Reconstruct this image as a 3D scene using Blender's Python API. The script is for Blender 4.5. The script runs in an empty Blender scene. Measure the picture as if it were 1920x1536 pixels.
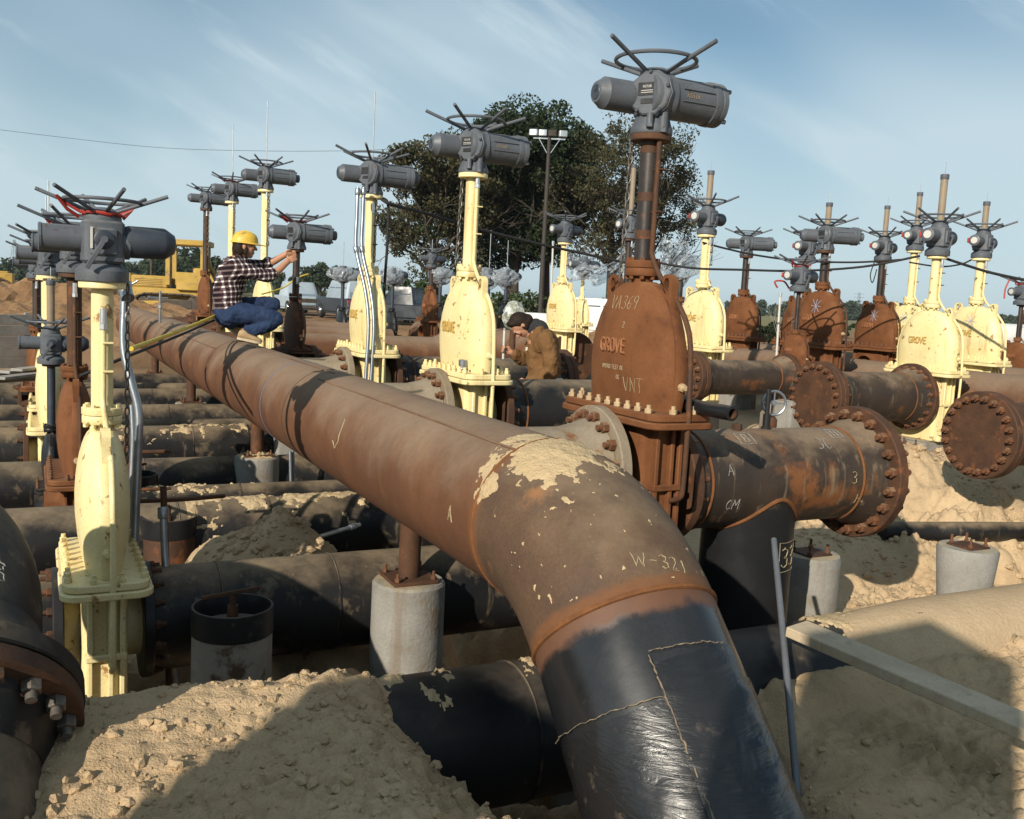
import bpy, math, random
import numpy as np
from mathutils import Vector, Matrix
random.seed(7)
PI = math.pi
R_ = math.radians
scene = bpy.context.scene
COL = scene.collection

# ------------------------------------------------------------------ camera
EYE = 1.6
PITCH, ROLL, FPX = R_(6.53), R_(2.9), 1800.0
cam_d = bpy.data.cameras.new('camera')
cam = bpy.data.objects.new('camera', cam_d)
COL.objects.link(cam)
cam_d.sensor_width = 36.0
cam_d.lens = 36.0 * FPX / 1920.0
cam_d.clip_start = 0.05
cam_d.clip_end = 6000
CM = Matrix.Rotation(PI / 2 - PITCH, 3, 'X') @ Matrix.Rotation(ROLL, 3, 'Z')
cam.matrix_world = Matrix.Translation((0, 0, EYE)) @ CM.to_4x4()
scene.camera = cam

# ------------------------------------------------------------------ sky and sun
SUN_AZ, SUN_EL = R_(206.5), R_(24.5)
world = bpy.data.worlds.new('World')
scene.world = world
world.use_nodes = True
world.cycles.sampling_method = 'MANUAL'
world.cycles.sample_map_resolution = 256
wt = world.node_tree
wt.nodes.clear()
def wn(t, **k):
    n = wt.nodes.new(t)
    for a, b in k.items(): setattr(n, a, b)
    return n
wo = wn('ShaderNodeOutputWorld'); wb = wn('ShaderNodeBackground')
wb.inputs['Strength'].default_value = 0.054
sky = wn('ShaderNodeTexSky', sky_type='NISHITA')
sky.sun_disc = False
sky.sun_elevation = SUN_EL
sky.sun_rotation = SUN_AZ
sky.air_density = 1.0; sky.dust_density = 0.6; sky.ozone_density = 1.2
tc = wn('ShaderNodeTexCoord')
sep = wn('ShaderNodeSeparateXYZ'); wt.links.new(tc.outputs['Generated'], sep.inputs[0])
def wm(op, a, b=None, clamp=False):
    n = wn('ShaderNodeMath', operation=op); n.use_clamp = clamp
    for i, s in enumerate((a, b)):
        if s is None: continue
        if isinstance(s, (int, float)): n.inputs[i].default_value = s
        else: wt.links.new(s, n.inputs[i])
    return n.outputs[0]
def cloud(tilt, sc, scale, detail, lo, hi, loc=(0, 0, 0)):
    # streaks on the sky dome: stretched along an axis that falls to the right by 'tilt'
    mp = wn('ShaderNodeMapping', vector_type='TEXTURE'); mp.inputs['Rotation'].default_value = (0, tilt, 0)
    mp.inputs['Scale'].default_value = sc; mp.inputs['Location'].default_value = loc
    wt.links.new(tc.outputs['Generated'], mp.inputs[0])
    n = wn('ShaderNodeTexNoise'); n.inputs['Scale'].default_value = scale
    n.inputs['Detail'].default_value = detail; n.inputs['Roughness'].default_value = 0.6
    wt.links.new(mp.outputs[0], n.inputs['Vector'])
    r = wn('ShaderNodeMapRange'); r.inputs[1].default_value = lo; r.inputs[2].default_value = hi
    r.interpolation_type = 'SMOOTHSTEP'
    wt.links.new(n.outputs[0], r.inputs[0])
    return r.outputs[0]
c1 = cloud(R_(24), (3.2, 1.0, .55), 2.6, 4, 0.45, 0.66, (.35, 0, .1))      # long cirrus streaks
c2 = cloud(R_(18), (1.6, 1.2, .9), 1.7, 2, 0.38, 0.60, (1.1, .3, .2))      # broad veil
c3 = cloud(R_(30), (2.4, 1.0, .35), 6.5, 5, 0.53, 0.72, (.2, .1, 0))       # fine wisps
veil = wm('ADD', wm('ADD', wm('MULTIPLY', c1, 0.42), wm('MULTIPLY', c2, 0.74)), wm('MULTIPLY', c3, 0.30), True)
low = wm('MULTIPLY', wm('SUBTRACT', 1.0, wm('MULTIPLY', sep.outputs[2], 3.2, True), True), 0.80)
veil = wm('MULTIPLY', wm('ADD', veil, low, True), 0.88)
mixc = wn('ShaderNodeMix', data_type='RGBA')
wt.links.new(veil, mixc.inputs[0])
tint = wn('ShaderNodeMix', data_type='RGBA', blend_type='MULTIPLY'); tint.inputs[0].default_value = 1.0
tint.inputs[7].default_value = (.70, 1.12, 1.26, 1)
wt.links.new(sky.outputs[0], tint.inputs[6])
wt.links.new(tint.outputs[2], mixc.inputs[6])
mixc.inputs[7].default_value = (9.6, 11.7, 12.7, 1)
wt.links.new(mixc.outputs[2], wb.inputs['Color'])
wt.links.new(wb.outputs[0], wo.inputs[0])

sun_d = bpy.data.lights.new('sun', 'SUN')
sun_d.energy = 5.0
sun_d.angle = R_(0.55)
sun_d.color = (1.0, 0.915, 0.775)
sun = bpy.data.objects.new('sun', sun_d)
COL.objects.link(sun)
to_sun = Vector((math.sin(SUN_AZ) * math.cos(SUN_EL), math.cos(SUN_AZ) * math.cos(SUN_EL), math.sin(SUN_EL)))
sun.rotation_euler = to_sun.to_track_quat('Z', 'Y').to_euler()
sun.location = to_sun * 60
vs = scene.view_settings
vs.view_transform = 'Standard'; vs.look = 'None'; vs.gamma = 1.0; vs.use_curve_mapping = False
vs.exposure = 0.22
scene.cycles.max_bounces = 4
scene.cycles.diffuse_bounces = 2
scene.cycles.glossy_bounces = 2
scene.cycles.transmission_bounces = 2
scene.cycles.caustics_reflective = False
scene.cycles.caustics_refractive = False
scene.cycles.transparent_max_bounces = 6

# ------------------------------------------------------------------ site grid: u runs along the header pipe, v across it
HD = R_(26.7)
U = Vector((-math.sin(HD), math.cos(HD), 0)); V = Vector((math.cos(HD), math.sin(HD), 0)); Z = Vector((0, 0, 1))
def W(u, v, z): return U * u + V * v + Z * z
GRID_RZ = HD - PI / 2          # local +Y -> V, local +X -> -U
def ray(px, py): return CM @ Vector(((px - 960) / FPX, -(py - 768) / FPX, -1))
def at(px, py, depth): return Vector((0, 0, EYE)) + ray(px, py) * depth
def at_z(px, py, z):
    d = ray(px, py); return Vector((0, 0, EYE)) + d * ((z - EYE) / d.z)
def proj(p):
    q = CM.transposed() @ (Vector(p) - Vector((0, 0, EYE)))
    return 960 + FPX * q.x / -q.z, 768 - FPX * q.y / -q.z
def z_at(x, y, py):
    a = proj((x, y, 0.5))[1]; b = proj((x, y, 1.5))[1]
    z = 0.5 + (py - a) / (b - a)
    for _ in range(3):
        c = proj((x, y, z))[1]; b = proj((x, y, z + .1))[1]
        z += (py - c) / (b - c) * .1
    return z
def uv_of(p): return p.dot(U), p.dot(V)

# ------------------------------------------------------------------ materials
def new_mat(name):
    m = bpy.data.materials.new(name); m.use_nodes = True
    nt = m.node_tree; b = nt.nodes['Principled BSDF']
    return m, nt, b
class NT:
    def __init__(s, nt): s.t = nt
    def n(s, ty, **k):
        n = s.t.nodes.new(ty)
        for a, b in k.items(): setattr(n, a, b)
        return n
    def l(s, a, b): s.t.links.new(a, b)
    def set(s, sock, x):
        if isinstance(x, (int, float)): sock.default_value = x
        elif isinstance(x, tuple): sock.default_value = x if len(x) != 3 or sock.type == 'VECTOR' else (*x, 1)
        else: s.l(x, sock)
    def coord(s, rnd=True, kind='Object'):
        c = s.n('ShaderNodeTexCoord').outputs[kind]
        if not rnd: return c
        o = s.n('ShaderNodeObjectInfo')
        m = s.n('ShaderNodeVectorMath', operation='SCALE'); m.inputs[0].default_value = (37.1, 17.3, 51.7)
        s.l(o.outputs['Random'], m.inputs['Scale'])
        a = s.n('ShaderNodeVectorMath', operation='ADD'); s.l(c, a.inputs[0]); s.l(m.outputs[0], a.inputs[1])
        return a.outputs[0]
    def scale(s, c, v):
        m = s.n('ShaderNodeVectorMath', operation='MULTIPLY'); s.l(c, m.inputs[0]); m.inputs[1].default_value = v
        return m.outputs[0]
    def noise(s, c, sc, det=4, rough=.55, dist=0):
        n = s.n('ShaderNodeTexNoise'); s.l(c, n.inputs['Vector'])
        n.inputs['Scale'].default_value = sc; n.inputs['Detail'].default_value = det
        n.inputs['Roughness'].default_value = rough; n.inputs['Distortion'].default_value = dist
        return n.outputs[0]
    def rng(s, x, a, b, c=0., d=1., smooth=True):
        n = s.n('ShaderNodeMapRange'); n.interpolation_type = 'SMOOTHSTEP' if smooth else 'LINEAR'
        s.set(n.inputs[0], x)
        for i, q in enumerate((a, b, c, d)): n.inputs[i + 1].default_value = q
        return n.outputs[0]
    def math(s, op, a, b=0., clamp=False):
        n = s.n('ShaderNodeMath', operation=op); n.use_clamp = clamp
        s.set(n.inputs[0], a); s.set(n.inputs[1], b); return n.outputs[0]
    def mix(s, f, a, b, blend='MIX'):
        n = s.n('ShaderNodeMix', data_type='RGBA', blend_type=blend)
        s.set(n.inputs[0], f); s.set(n.inputs[6], a); s.set(n.inputs[7], b); return n.outputs[2]
    def up(s):
        g = s.n('ShaderNodeNewGeometry'); x = s.n('ShaderNodeSeparateXYZ'); s.l(g.outputs['Normal'], x.inputs[0])
        return x.outputs[2]
    def bump(s, b, h, strength=.3, dist=.01):
        n = s.n('ShaderNodeBump'); n.inputs['Strength'].default_value = strength
        n.inputs['Distance'].default_value = dist; s.l(h, n.inputs['Height']); s.l(n.outputs[0], b.inputs['Normal'])

def weathered(name, c1, c2, sc=6., rough=.6, metal=0., bump=.25, bdist=.004, c3=None, spot=(9., .62, .7),
              dust=None, dust_lo=.2, dust_hi=.95, dust_amt=.9, dust_sc=3., streak=None, rough_dust=.95, spec=.4, fine=90., weld=None):
    m, nt, b = new_mat(name); N = NT(nt)
    c = N.coord()
    n1 = N.noise(c, sc, 4, .62); col = N.mix(N.rng(n1, .3, .7), c1, c2)
    nf = N.noise(c, fine, 2, .6)
    col = N.mix(N.rng(nf, .3, .75, 0, .35), col, tuple(x * .55 for x in c1))
    if c3:
        ns = N.noise(c, spot[0], 5, .65); col = N.mix(N.rng(ns, spot[1], spot[2]), col, c3)
    if streak:
        st = N.noise(N.scale(c, (1, 1, .06)), streak[1], 5, .6)
        col = N.mix(N.rng(st, streak[2], streak[2] + .14, 0, streak[3]), col, streak[0])
    r = N.math('ADD', rough, N.rng(n1, .3, .7, -.08, .08))
    if dust:
        nd = N.noise(c, dust_sc, 5, .65)
        f = N.math('MULTIPLY', N.rng(N.math('ADD', N.up(), N.rng(nd, .25, .75, -.55, .4, False)), dust_lo, dust_hi), dust_amt)
        nd2 = N.noise(c, 40, 2, .6)
        dc = N.mix(nd2, tuple(x * .8 for x in dust), tuple(min(1, x * 1.15) for x in dust))
        col = N.mix(f, col, dc); r = N.mix(f, r, (rough_dust,) * 3)
    if weld:
        at_ = N.n('ShaderNodeAttribute'); at_.attribute_name = 'weld'
        wn_ = N.noise(c, 7, 6, .65)
        wf = N.rng(N.math('MULTIPLY', at_.outputs['Fac'], N.rng(wn_, .25, .75, .45, 1.45, False)), .30, .62, 0, .72)
        wc = N.mix(N.noise(c, 16, 5, .6), weld[0], weld[1])
        col = N.mix(wf, col, wc); r = N.mix(wf, r, (.85,) * 3)
    nt.links.new(col, b.inputs['Base Color'])
    nt.links.new(r, b.inputs['Roughness'])
    b.inputs['Metallic'].default_value = metal
    b.inputs['Specular IOR Level'].default_value = spec
    if bump:
        nb = N.noise(c, 45, 3, .65)
        N.bump(b, N.math('ADD', nb, N.math('MULTIPLY', n1, .6)), bump, bdist)
    return m

SANDC = (.47, .345, .205)
M_yellow = weathered('yellow_paint', (.80, .675, .365), (.74, .595, .28), 4, .5, bump=.16, c3=(.30, .165, .065), spot=(13, .605, .665),
                     dust=(.72, .58, .34), dust_lo=.65, dust_hi=1.25, dust_amt=.55, streak=((.40, .24, .085), 9, .565, .6))
M_rust = weathered('rusted_casting', (.180, .070, .026), (.125, .047, .018), 5, .82, bump=.35, c3=(.085, .032, .016), spot=(5, .56, .72),
                   dust=(.30, .15, .075), dust_lo=.55, dust_hi=1.2, dust_amt=.6, streak=((.085, .03, .014), 14, .58, .45), spec=.25)
M_yelldk = weathered('rust_shaded_yellow', (.50, .34, .10), (.40, .25, .07), 12, .6, bump=.1)  # lettering darkened: rust and shading of the raised letters put into the colour
M_rustlt = weathered('worn_highlight_rust', (.30, .125, .05), (.22, .085, .035), 9, .7, bump=.2)  # lettering paled: worn edges and their highlights put into the colour
M_rustdk = weathered('dark_rusted_steel', (.055, .028, .017), (.10, .045, .022), 6, .75, bump=.3, c3=(.16, .06, .022), spot=(8, .55, .7), spec=.3)
M_colsteel = weathered('mill_scale_pipe', (.030, .026, .025), (.055, .042, .036), 5, .42, bump=.1, c3=(.16, .062, .026), spot=(6, .6, .72), metal=.25,
                       streak=((.14, .06, .025), 11, .6, .6))
M_grey = weathered('grey_hammered_paint', (.105, .115, .132), (.075, .085, .102), 6, .52, bump=.2, bdist=.003, c3=(.075, .05, .035), spot=(20, .62, .70), streak=((.06, .055, .05), 14, .58, .5),
                   dust=(.33, .31, .27), dust_lo=.55, dust_hi=1.35, dust_amt=.5)
M_greyd = weathered('dark_grey_paint', (.032, .040, .055), (.045, .053, .07), 5, .5, bump=.12, dust=(.2, .19, .17), dust_lo=.6, dust_hi=1.4, dust_amt=.4)
M_header = weathered('dusty_rusted_pipe', (.140, .062, .031), (.095, .043, .023), 2.6, .85, bump=.25, c3=(.20, .088, .036), spot=(2.2, .57, .72),
                     dust=(.225, .16, .11), dust_lo=-.05, dust_hi=1.0, dust_amt=.9, dust_sc=1.6, streak=((.20, .095, .042), 5, .58, .5), spec=.2, weld=((.20, .080, .028), (.12, .050, .022)))
M_elbow = weathered('scaled_elbow_steel', (.070, .042, .028), (.115, .066, .038), 3.2, .7, bump=.22, c3=(.24, .105, .04), spot=(3.4, .6, .72),
                    dust=(.21, .15, .095), dust_lo=.35, dust_hi=1.15, dust_amt=.65, dust_sc=3, spec=.3, streak=((.25, .2, .14), 22, .64, .3), weld=((.20, .080, .028), (.12, .050, .022)))
M_weld = weathered('weld_rust', (.20, .082, .030), (.13, .056, .024), 14, .85, bump=.5, bdist=.006, spec=.2)
M_black = weathered('black_coated_pipe', (.010, .010, .011), (.018, .017, .017), 3, .5, bump=.16, c3=(.10, .075, .05), spot=(5, .56, .68),
                    dust=(.26, .195, .125), dust_lo=.30, dust_hi=1.25, dust_amt=.9, dust_sc=2.4, streak=((.20, .15, .095), 16, .60, .6), spec=.25)
M_blackcl = weathered('black_primer_pipe', (.010, .0105, .012), (.018, .018, .019), 2, .42, bump=.1, c3=(.10, .078, .056), spot=(6, .62, .75),
                      dust=(.13, .10, .07), dust_lo=.5, dust_hi=1.3, dust_amt=.6, spec=.3)
M_leg = weathered('black_leg_pipe', (.011, .0115, .013), (.020, .020, .021), 2, .24, bump=.05, c3=(.08, .062, .045), spot=(6, .64, .76),
                      dust=(.10, .08, .06), dust_lo=.75, dust_hi=1.4, dust_amt=.4, spec=.6, weld=((.19, .075, .028), (.105, .045, .022)))
M_sandpipe = weathered('sand_coated_pipe', (.47, .35, .22), (.41, .295, .18), 4, .95, bump=.5, bdist=.012, c3=(.035, .03, .027), spot=(4.5, .66, .70), spec=.1)
M_spool = weathered('spool_steel', (.030, .022, .018), (.055, .037, .026), 3.5, .6, bump=.25, c3=(.165, .064, .022), spot=(3.2, .54, .68),
                    dust=(.225, .16, .105), dust_lo=.35, dust_hi=1.1, dust_amt=.85, streak=((.20, .155, .10), 18, .57, .6), spec=.35)
M_flangest = weathered('dusty_flange_steel', (.27, .225, .165), (.20, .155, .105), 7, .8, bump=.3, c3=(.17, .075, .03), spot=(6, .55, .68), spec=.25)
M_boltr = weathered('rusty_bolt', (.155, .062, .026), (.09, .04, .02), 18, .75, bump=.3, dust=(.33, .22, .13), dust_lo=.4, dust_hi=1.1, dust_amt=.6)
M_boltp = weathered('pale_bolt', (.50, .37, .22), (.38, .26, .14), 20, .7, bump=.25, c3=(.2, .09, .04), spot=(14, .55, .7))
M_conc = weathered('pier_concrete', (.29, .275, .25), (.21, .198, .175), 4, .9, bump=.5, bdist=.008, c3=(.20, .155, .105), spot=(4, .54, .68),
                   dust=(.43, .34, .22), dust_lo=.6, dust_hi=1.1, dust_amt=.85, streak=((.17, .13, .09), 8, .54, .6), spec=.2)
M_galv = weathered('galvanised_conduit', (.33, .355, .385), (.25, .27, .30), 9, .36, metal=.75, bump=.08, spec=.5, c3=(.2, .2, .2), spot=(12, .66, .75))
M_chain = weathered('chain_steel', (.20, .19, .17), (.12, .10, .085), 20, .5, metal=.6, bump=.2)
M_chalk = weathered('chalk_mark', (.42, .35, .22), (.24, .18, .10), 40, .95, bump=0)
M_chalkw = weathered('white_chalk_mark', (.33, .33, .31), (.17, .165, .155), 60, .95, bump=0)
M_wood = weathered('weathered_plank', (.54, .44, .31), (.43, .34, .23), 6, .85, bump=.3, streak=((.20, .15, .10), 10, .55, .5),
                   dust=(.45, .36, .25), dust_lo=.5, dust_hi=1.2, dust_amt=.6, spec=.2)
M_greywood = weathered('grey_formwork_timber', (.33, .31, .28), (.24, .225, .205), 6, .9, bump=.3, spec=.2)
M_cat = weathered('machine_yellow', (.46, .29, .05), (.36, .23, .05), 3, .55, bump=.12, c3=(.20, .13, .06), spot=(3, .56, .7),
                  dust=(.42, .31, .18), dust_lo=.5, dust_hi=1.2, dust_amt=.7)
M_track = weathered('dirty_track_steel', (.045, .036, .03), (.09, .07, .05), 6, .8, bump=.3, dust=(.3, .22, .14), dust_amt=.7)
M_rubber = weathered('rubber_black', (.014, .014, .015), (.022, .021, .02), 8, .75, bump=.15)
M_redtape = weathered('red_plastic_tape', (.40, .045, .03), (.28, .035, .025), 12, .45, bump=.2)
M_dial = weathered('white_dial', (.58, .56, .52), (.48, .46, .42), 12, .4, bump=0)
M_plate = weathered('black_nameplate', (.018, .018, .02), (.03, .03, .03), 20, .4, bump=0)
M_alum = weathered('bright_lamp_metal', (.62, .64, .66), (.5, .52, .54), 8, .3, metal=.7, bump=0)
M_pole = weathered('tarred_pole', (.030, .024, .020), (.05, .04, .032), 5, .7, bump=.3)
M_tube = weathered('brownish_clear_stem_tube', (.30, .235, .165), (.24, .18, .125), 9, .3, bump=.08, streak=((.16, .10, .06), 14, .55, .4))
M_yrope = weathered('yellow_strap', (.66, .50, .06), (.5, .38, .05), 12, .6, bump=.1)
M_bark = weathered('bark', (.075, .058, .044), (.05, .04, .03), 8, .9, bump=.5)
M_white = weathered('white_car_paint', (.70, .70, .68), (.62, .61, .58), 3, .35, bump=0)
M_dark = weathered('dark_car_paint', (.022, .027, .036), (.03, .034, .043), 3, .35, bump=0, dust=(.2, .17, .13), dust_lo=.7, dust_hi=1.4, dust_amt=.4)
M_blue = weathered('pale_blue_car_paint', (.36, .42, .47), (.30, .36, .41), 3, .4, bump=0)
M_chrome = weathered('chrome', (.6, .6, .6), (.5, .5, .5), 5, .2, metal=.9, bump=0)
M_redlamp = weathered('red_lens', (.45, .02, .015), (.35, .02, .01), 8, .3, bump=0)
M_tan = weathered('tan_shoe_leather', (.42, .29, .16), (.33, .22, .12), 12, .75, bump=.2)
M_skin = weathered('skin', (.46, .235, .145), (.40, .195, .115), 14, .55, bump=.08, fine=60)
M_hair = weathered('dark_brown_hair', (.014, .008, .005), (.026, .015, .009), 40, .7, bump=.4, spec=.2)
M_hat = weathered('yellow_hard_hat', (.70, .46, .06), (.55, .34, .05), 7, .45, bump=.06, c3=(.3, .19, .06), spot=(6, .58, .72))
M_denim = weathered('blue_denim', (.016, .029, .072), (.030, .050, .105), 7, .9, bump=.4, bdist=.01, spec=.15, fine=160)
M_duck = weathered('brown_duck_canvas', (.185, .098, .040), (.14, .072, .030), 6, .9, bump=.4, bdist=.012, spec=.15, c3=(.25, .15, .07), spot=(7, .6, .75))
M_collar = weathered('dark_corduroy', (.022, .022, .026), (.03, .03, .033), 20, .95, bump=.3)

def glass_mat(name, col, rough=.08, spec=.8):
    m, nt, b = new_mat(name)
    b.inputs['Base Color'].default_value = (*col, 1); b.inputs['Roughness'].default_value = rough
    b.inputs['Specular IOR Level'].default_value = spec; return m
M_glass = glass_mat('car_glass', (.02, .03, .04))
M_glassl = glass_mat('pale_car_glass', (.16, .21, .25), .12)

def plastic_wrap():
    m, nt, b = new_mat('clear_plastic_wrap'); N = NT(nt); c = N.coord()
    n = N.noise(c, 11, 5, .6, 1.2)
    nt.links.new(N.mix(N.rng(n, .35, .7), (.55, .59, .63), (.22, .25, .29)), b.inputs['Base Color'])
    b.inputs['Roughness'].default_value = .16; b.inputs['Specular IOR Level'].default_value = .8
    nt.links.new(N.rng(n, .3, .7, .22, .72), b.inputs['Alpha'])
    N.bump(b, N.noise(c, 9, 3, .6, 1.), .7, .04)
    return m
M_plastic = plastic_wrap()
def foil():
    m, nt, b = new_mat('crumpled_foil'); N = NT(nt); c = N.coord()
    nt.links.new(N.mix(N.rng(N.noise(c, 14, 4), .4, .6), (.62, .62, .58), (.22, .24, .18)), b.inputs['Base Color'])
    b.inputs['Roughness'].default_value = .4; b.inputs['Metallic'].default_value = .2
    N.bump(b, N.noise(c, 20, 4, .6, 1.), .8, .03); return m
M_foil = foil()

def tape_wrap():
    m, nt, b = new_mat('glossy_black_pipe_tape'); N = NT(nt); c = N.coord(False)
    n = N.noise(c, 3, 6, .6); wr = N.noise(N.scale(c, (1.2, 1.2, 7)), 5, 5, .62, 1.4)
    up = N.up()
    nt.links.new(N.mix(N.rng(N.noise(c, 9, 7, .7), .58, .74, 0, .8), N.mix(n, (.008, .008, .009), (.016, .0155, .016)), (.12, .095, .07)), b.inputs['Base Color'])
    nt.links.new(N.rng(n, .3, .7, .18, .36), b.inputs['Roughness'])
    b.inputs['Specular IOR Level'].default_value = .6
    N.bump(b, wr, .28, .016); return m
M_tape = tape_wrap()

def sand_mat(name, ca, cb, cd):
    m, nt, b = new_mat(name); N = NT(nt); c = N.coord(False)
    n1 = N.noise(c, 1.1, 7, .6); n2 = N.noise(c, 17, 6, .65); n3 = N.noise(c, 120, 3, .6)
    col = N.mix(N.rng(n1, .35, .68), ca, cb)
    col = N.mix(N.rng(n2, .5, .75, 0, .55), col, cd)
    col = N.mix(N.rng(n3, .35, .7, 0, .35), col, tuple(x * .6 for x in ca))
    nt.links.new(col, b.inputs['Base Color']); b.inputs['Roughness'].default_value = .97
    b.inputs['Specular IOR Level'].default_value = .1
    N.bump(b, N.math('ADD', n2, N.math('MULTIPLY', n3, .5)), .7, .02)
    return m
M_sand = sand_mat('tan_sand', (.53, .392, .24), (.45, .318, .188), (.335, .22, .12))
M_sandlump = sand_mat('pale_sand', (.54, .415, .25), (.48, .35, .20), (.40, .28, .16))

def ground_mat():
    m, nt, b = new_mat('site_earth'); N = NT(nt); c = N.coord(False)
    n1 = N.noise(c, 1.1, 7, .6); n2 = N.noise(c, 17, 6, .65); n3 = N.noise(c, 120, 3, .6)
    col = N.mix(N.rng(n1, .35, .68), (.53, .392, .24), (.45, .318, .188))
    # red-brown clay towards the far and left side of the site, then scrub grass beyond the works
    sx = N.n('ShaderNodeSeparateXYZ'); N.l(c, sx.inputs[0])
    big = N.noise(c, .11, 5, .6)
    clay = N.rng(N.math('ADD', sx.outputs[1], N.rng(big, .2, .8, -5, 5, False)), 12, 20)
    col = N.mix(clay, col, N.mix(N.rng(N.noise(c, .8, 6, .65), .35, .7), (.30, .185, .10), (.20, .115, .06)))
    field = N.rng(N.math('ADD', sx.outputs[1], N.rng(big, .2, .8, -20, 20, False)), 75, 110)
    col = N.mix(field, col, N.mix(N.noise(c, .05, 6, .65), (.16, .15, .065), (.27, .23, .12)))
    col = N.mix(N.rng(n2, .5, .75, 0, .5), col, N.mix(1.0, col, (.62, .58, .52), 'MULTIPLY'))
    col = N.mix(N.rng(n3, .35, .7, 0, .3), col, N.mix(1.0, col, (.6, .58, .55), 'MULTIPLY'))
    nt.links.new(col, b.inputs['Base Color']); b.inputs['Roughness'].default_value = .97
    b.inputs['Specular IOR Level'].default_value = .1
    N.bump(b, N.math('ADD', n2, N.math('MULTIPLY', n3, .5)), .7, .02)
    return m
M_ground = ground_mat()

def leaf_mat(name, ca, cb):
    m, nt, b = new_mat(name); N = NT(nt); c = N.coord(False)
    n = N.noise(c, 1.3, 4, .6); n2 = N.noise(c, 9, 2)
    nt.links.new(N.mix(N.rng(N.math('ADD', N.math('MULTIPLY', n, .7), N.math('MULTIPLY', n2, .3)), .38, .62), ca, cb), b.inputs['Base Color'])
    b.inputs['Roughness'].default_value = .6; b.inputs['Specular IOR Level'].default_value = .3
    tr = nt.nodes.new('ShaderNodeBsdfTranslucent'); tr.inputs[0].default_value = (*[x * 1.2 for x in cb], 1)
    mx = nt.nodes.new('ShaderNodeMixShader'); mx.inputs[0].default_value = .22
    out = nt.nodes['Material Output']
    nt.links.new(b.outputs[0], mx.inputs[1]); nt.links.new(tr.outputs[0], mx.inputs[2]); nt.links.new(mx.outputs[0], out.inputs[0])
    return m
M_leafd = leaf_mat('dark_oak_leaves', (.012, .023, .008), (.032, .048, .016))
M_leafb = leaf_mat('turning_leaves', (.034, .038, .015), (.078, .066, .029))
M_leafg = leaf_mat('scrub_leaves', (.035, .060, .022), (.075, .10, .04))
M_leaff = leaf_mat('far_wood_leaves', (.028, .044, .024), (.05, .066, .034))

def plaid():
    m, nt, b = new_mat('plaid_flannel'); N = NT(nt); c = N.coord(False)
    sx = N.n('ShaderNodeSeparateXYZ'); N.l(c, sx.inputs[0])
    def band(ch, per, lo, hi, off=0.):
        f = N.math('FRACT', N.math('ADD', N.math('DIVIDE', ch, per), off + 20.))
        return N.math('MULTIPLY', N.math('GREATER_THAN', f, lo), N.math('LESS_THAN', f, hi))
    a = N.math('ADD', sx.outputs[0], N.math('MULTIPLY', sx.outputs[1], .8))
    z = N.math('ADD', sx.outputs[2], N.math('MULTIPLY', sx.outputs[0], -.12))
    P = .052
    h1 = band(z, P, .0, .42); v1 = band(a, P, .0, .42)
    hw = band(z, P, .55, .86); vw = band(a, P, .55, .86)
    col = N.mix(N.math('MULTIPLY', N.math('ADD', h1, v1), .5), (.062, .020, .022), (.012, .010, .014))
    col = N.mix(N.math('ADD', N.math('MULTIPLY', N.math('ADD', hw, vw), .14), N.math('MULTIPLY', N.math('MULTIPLY', hw, vw), .7)), col, (.66, .64, .64))
    nt.links.new(col, b.inputs['Base Color']); b.inputs['Roughness'].default_value = .95; b.inputs['Specular IOR Level'].default_value = .1
    N.bump(b, N.noise(c, 16, 4, .6), .5, .012)
    return m
M_plaid = plaid()

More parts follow.
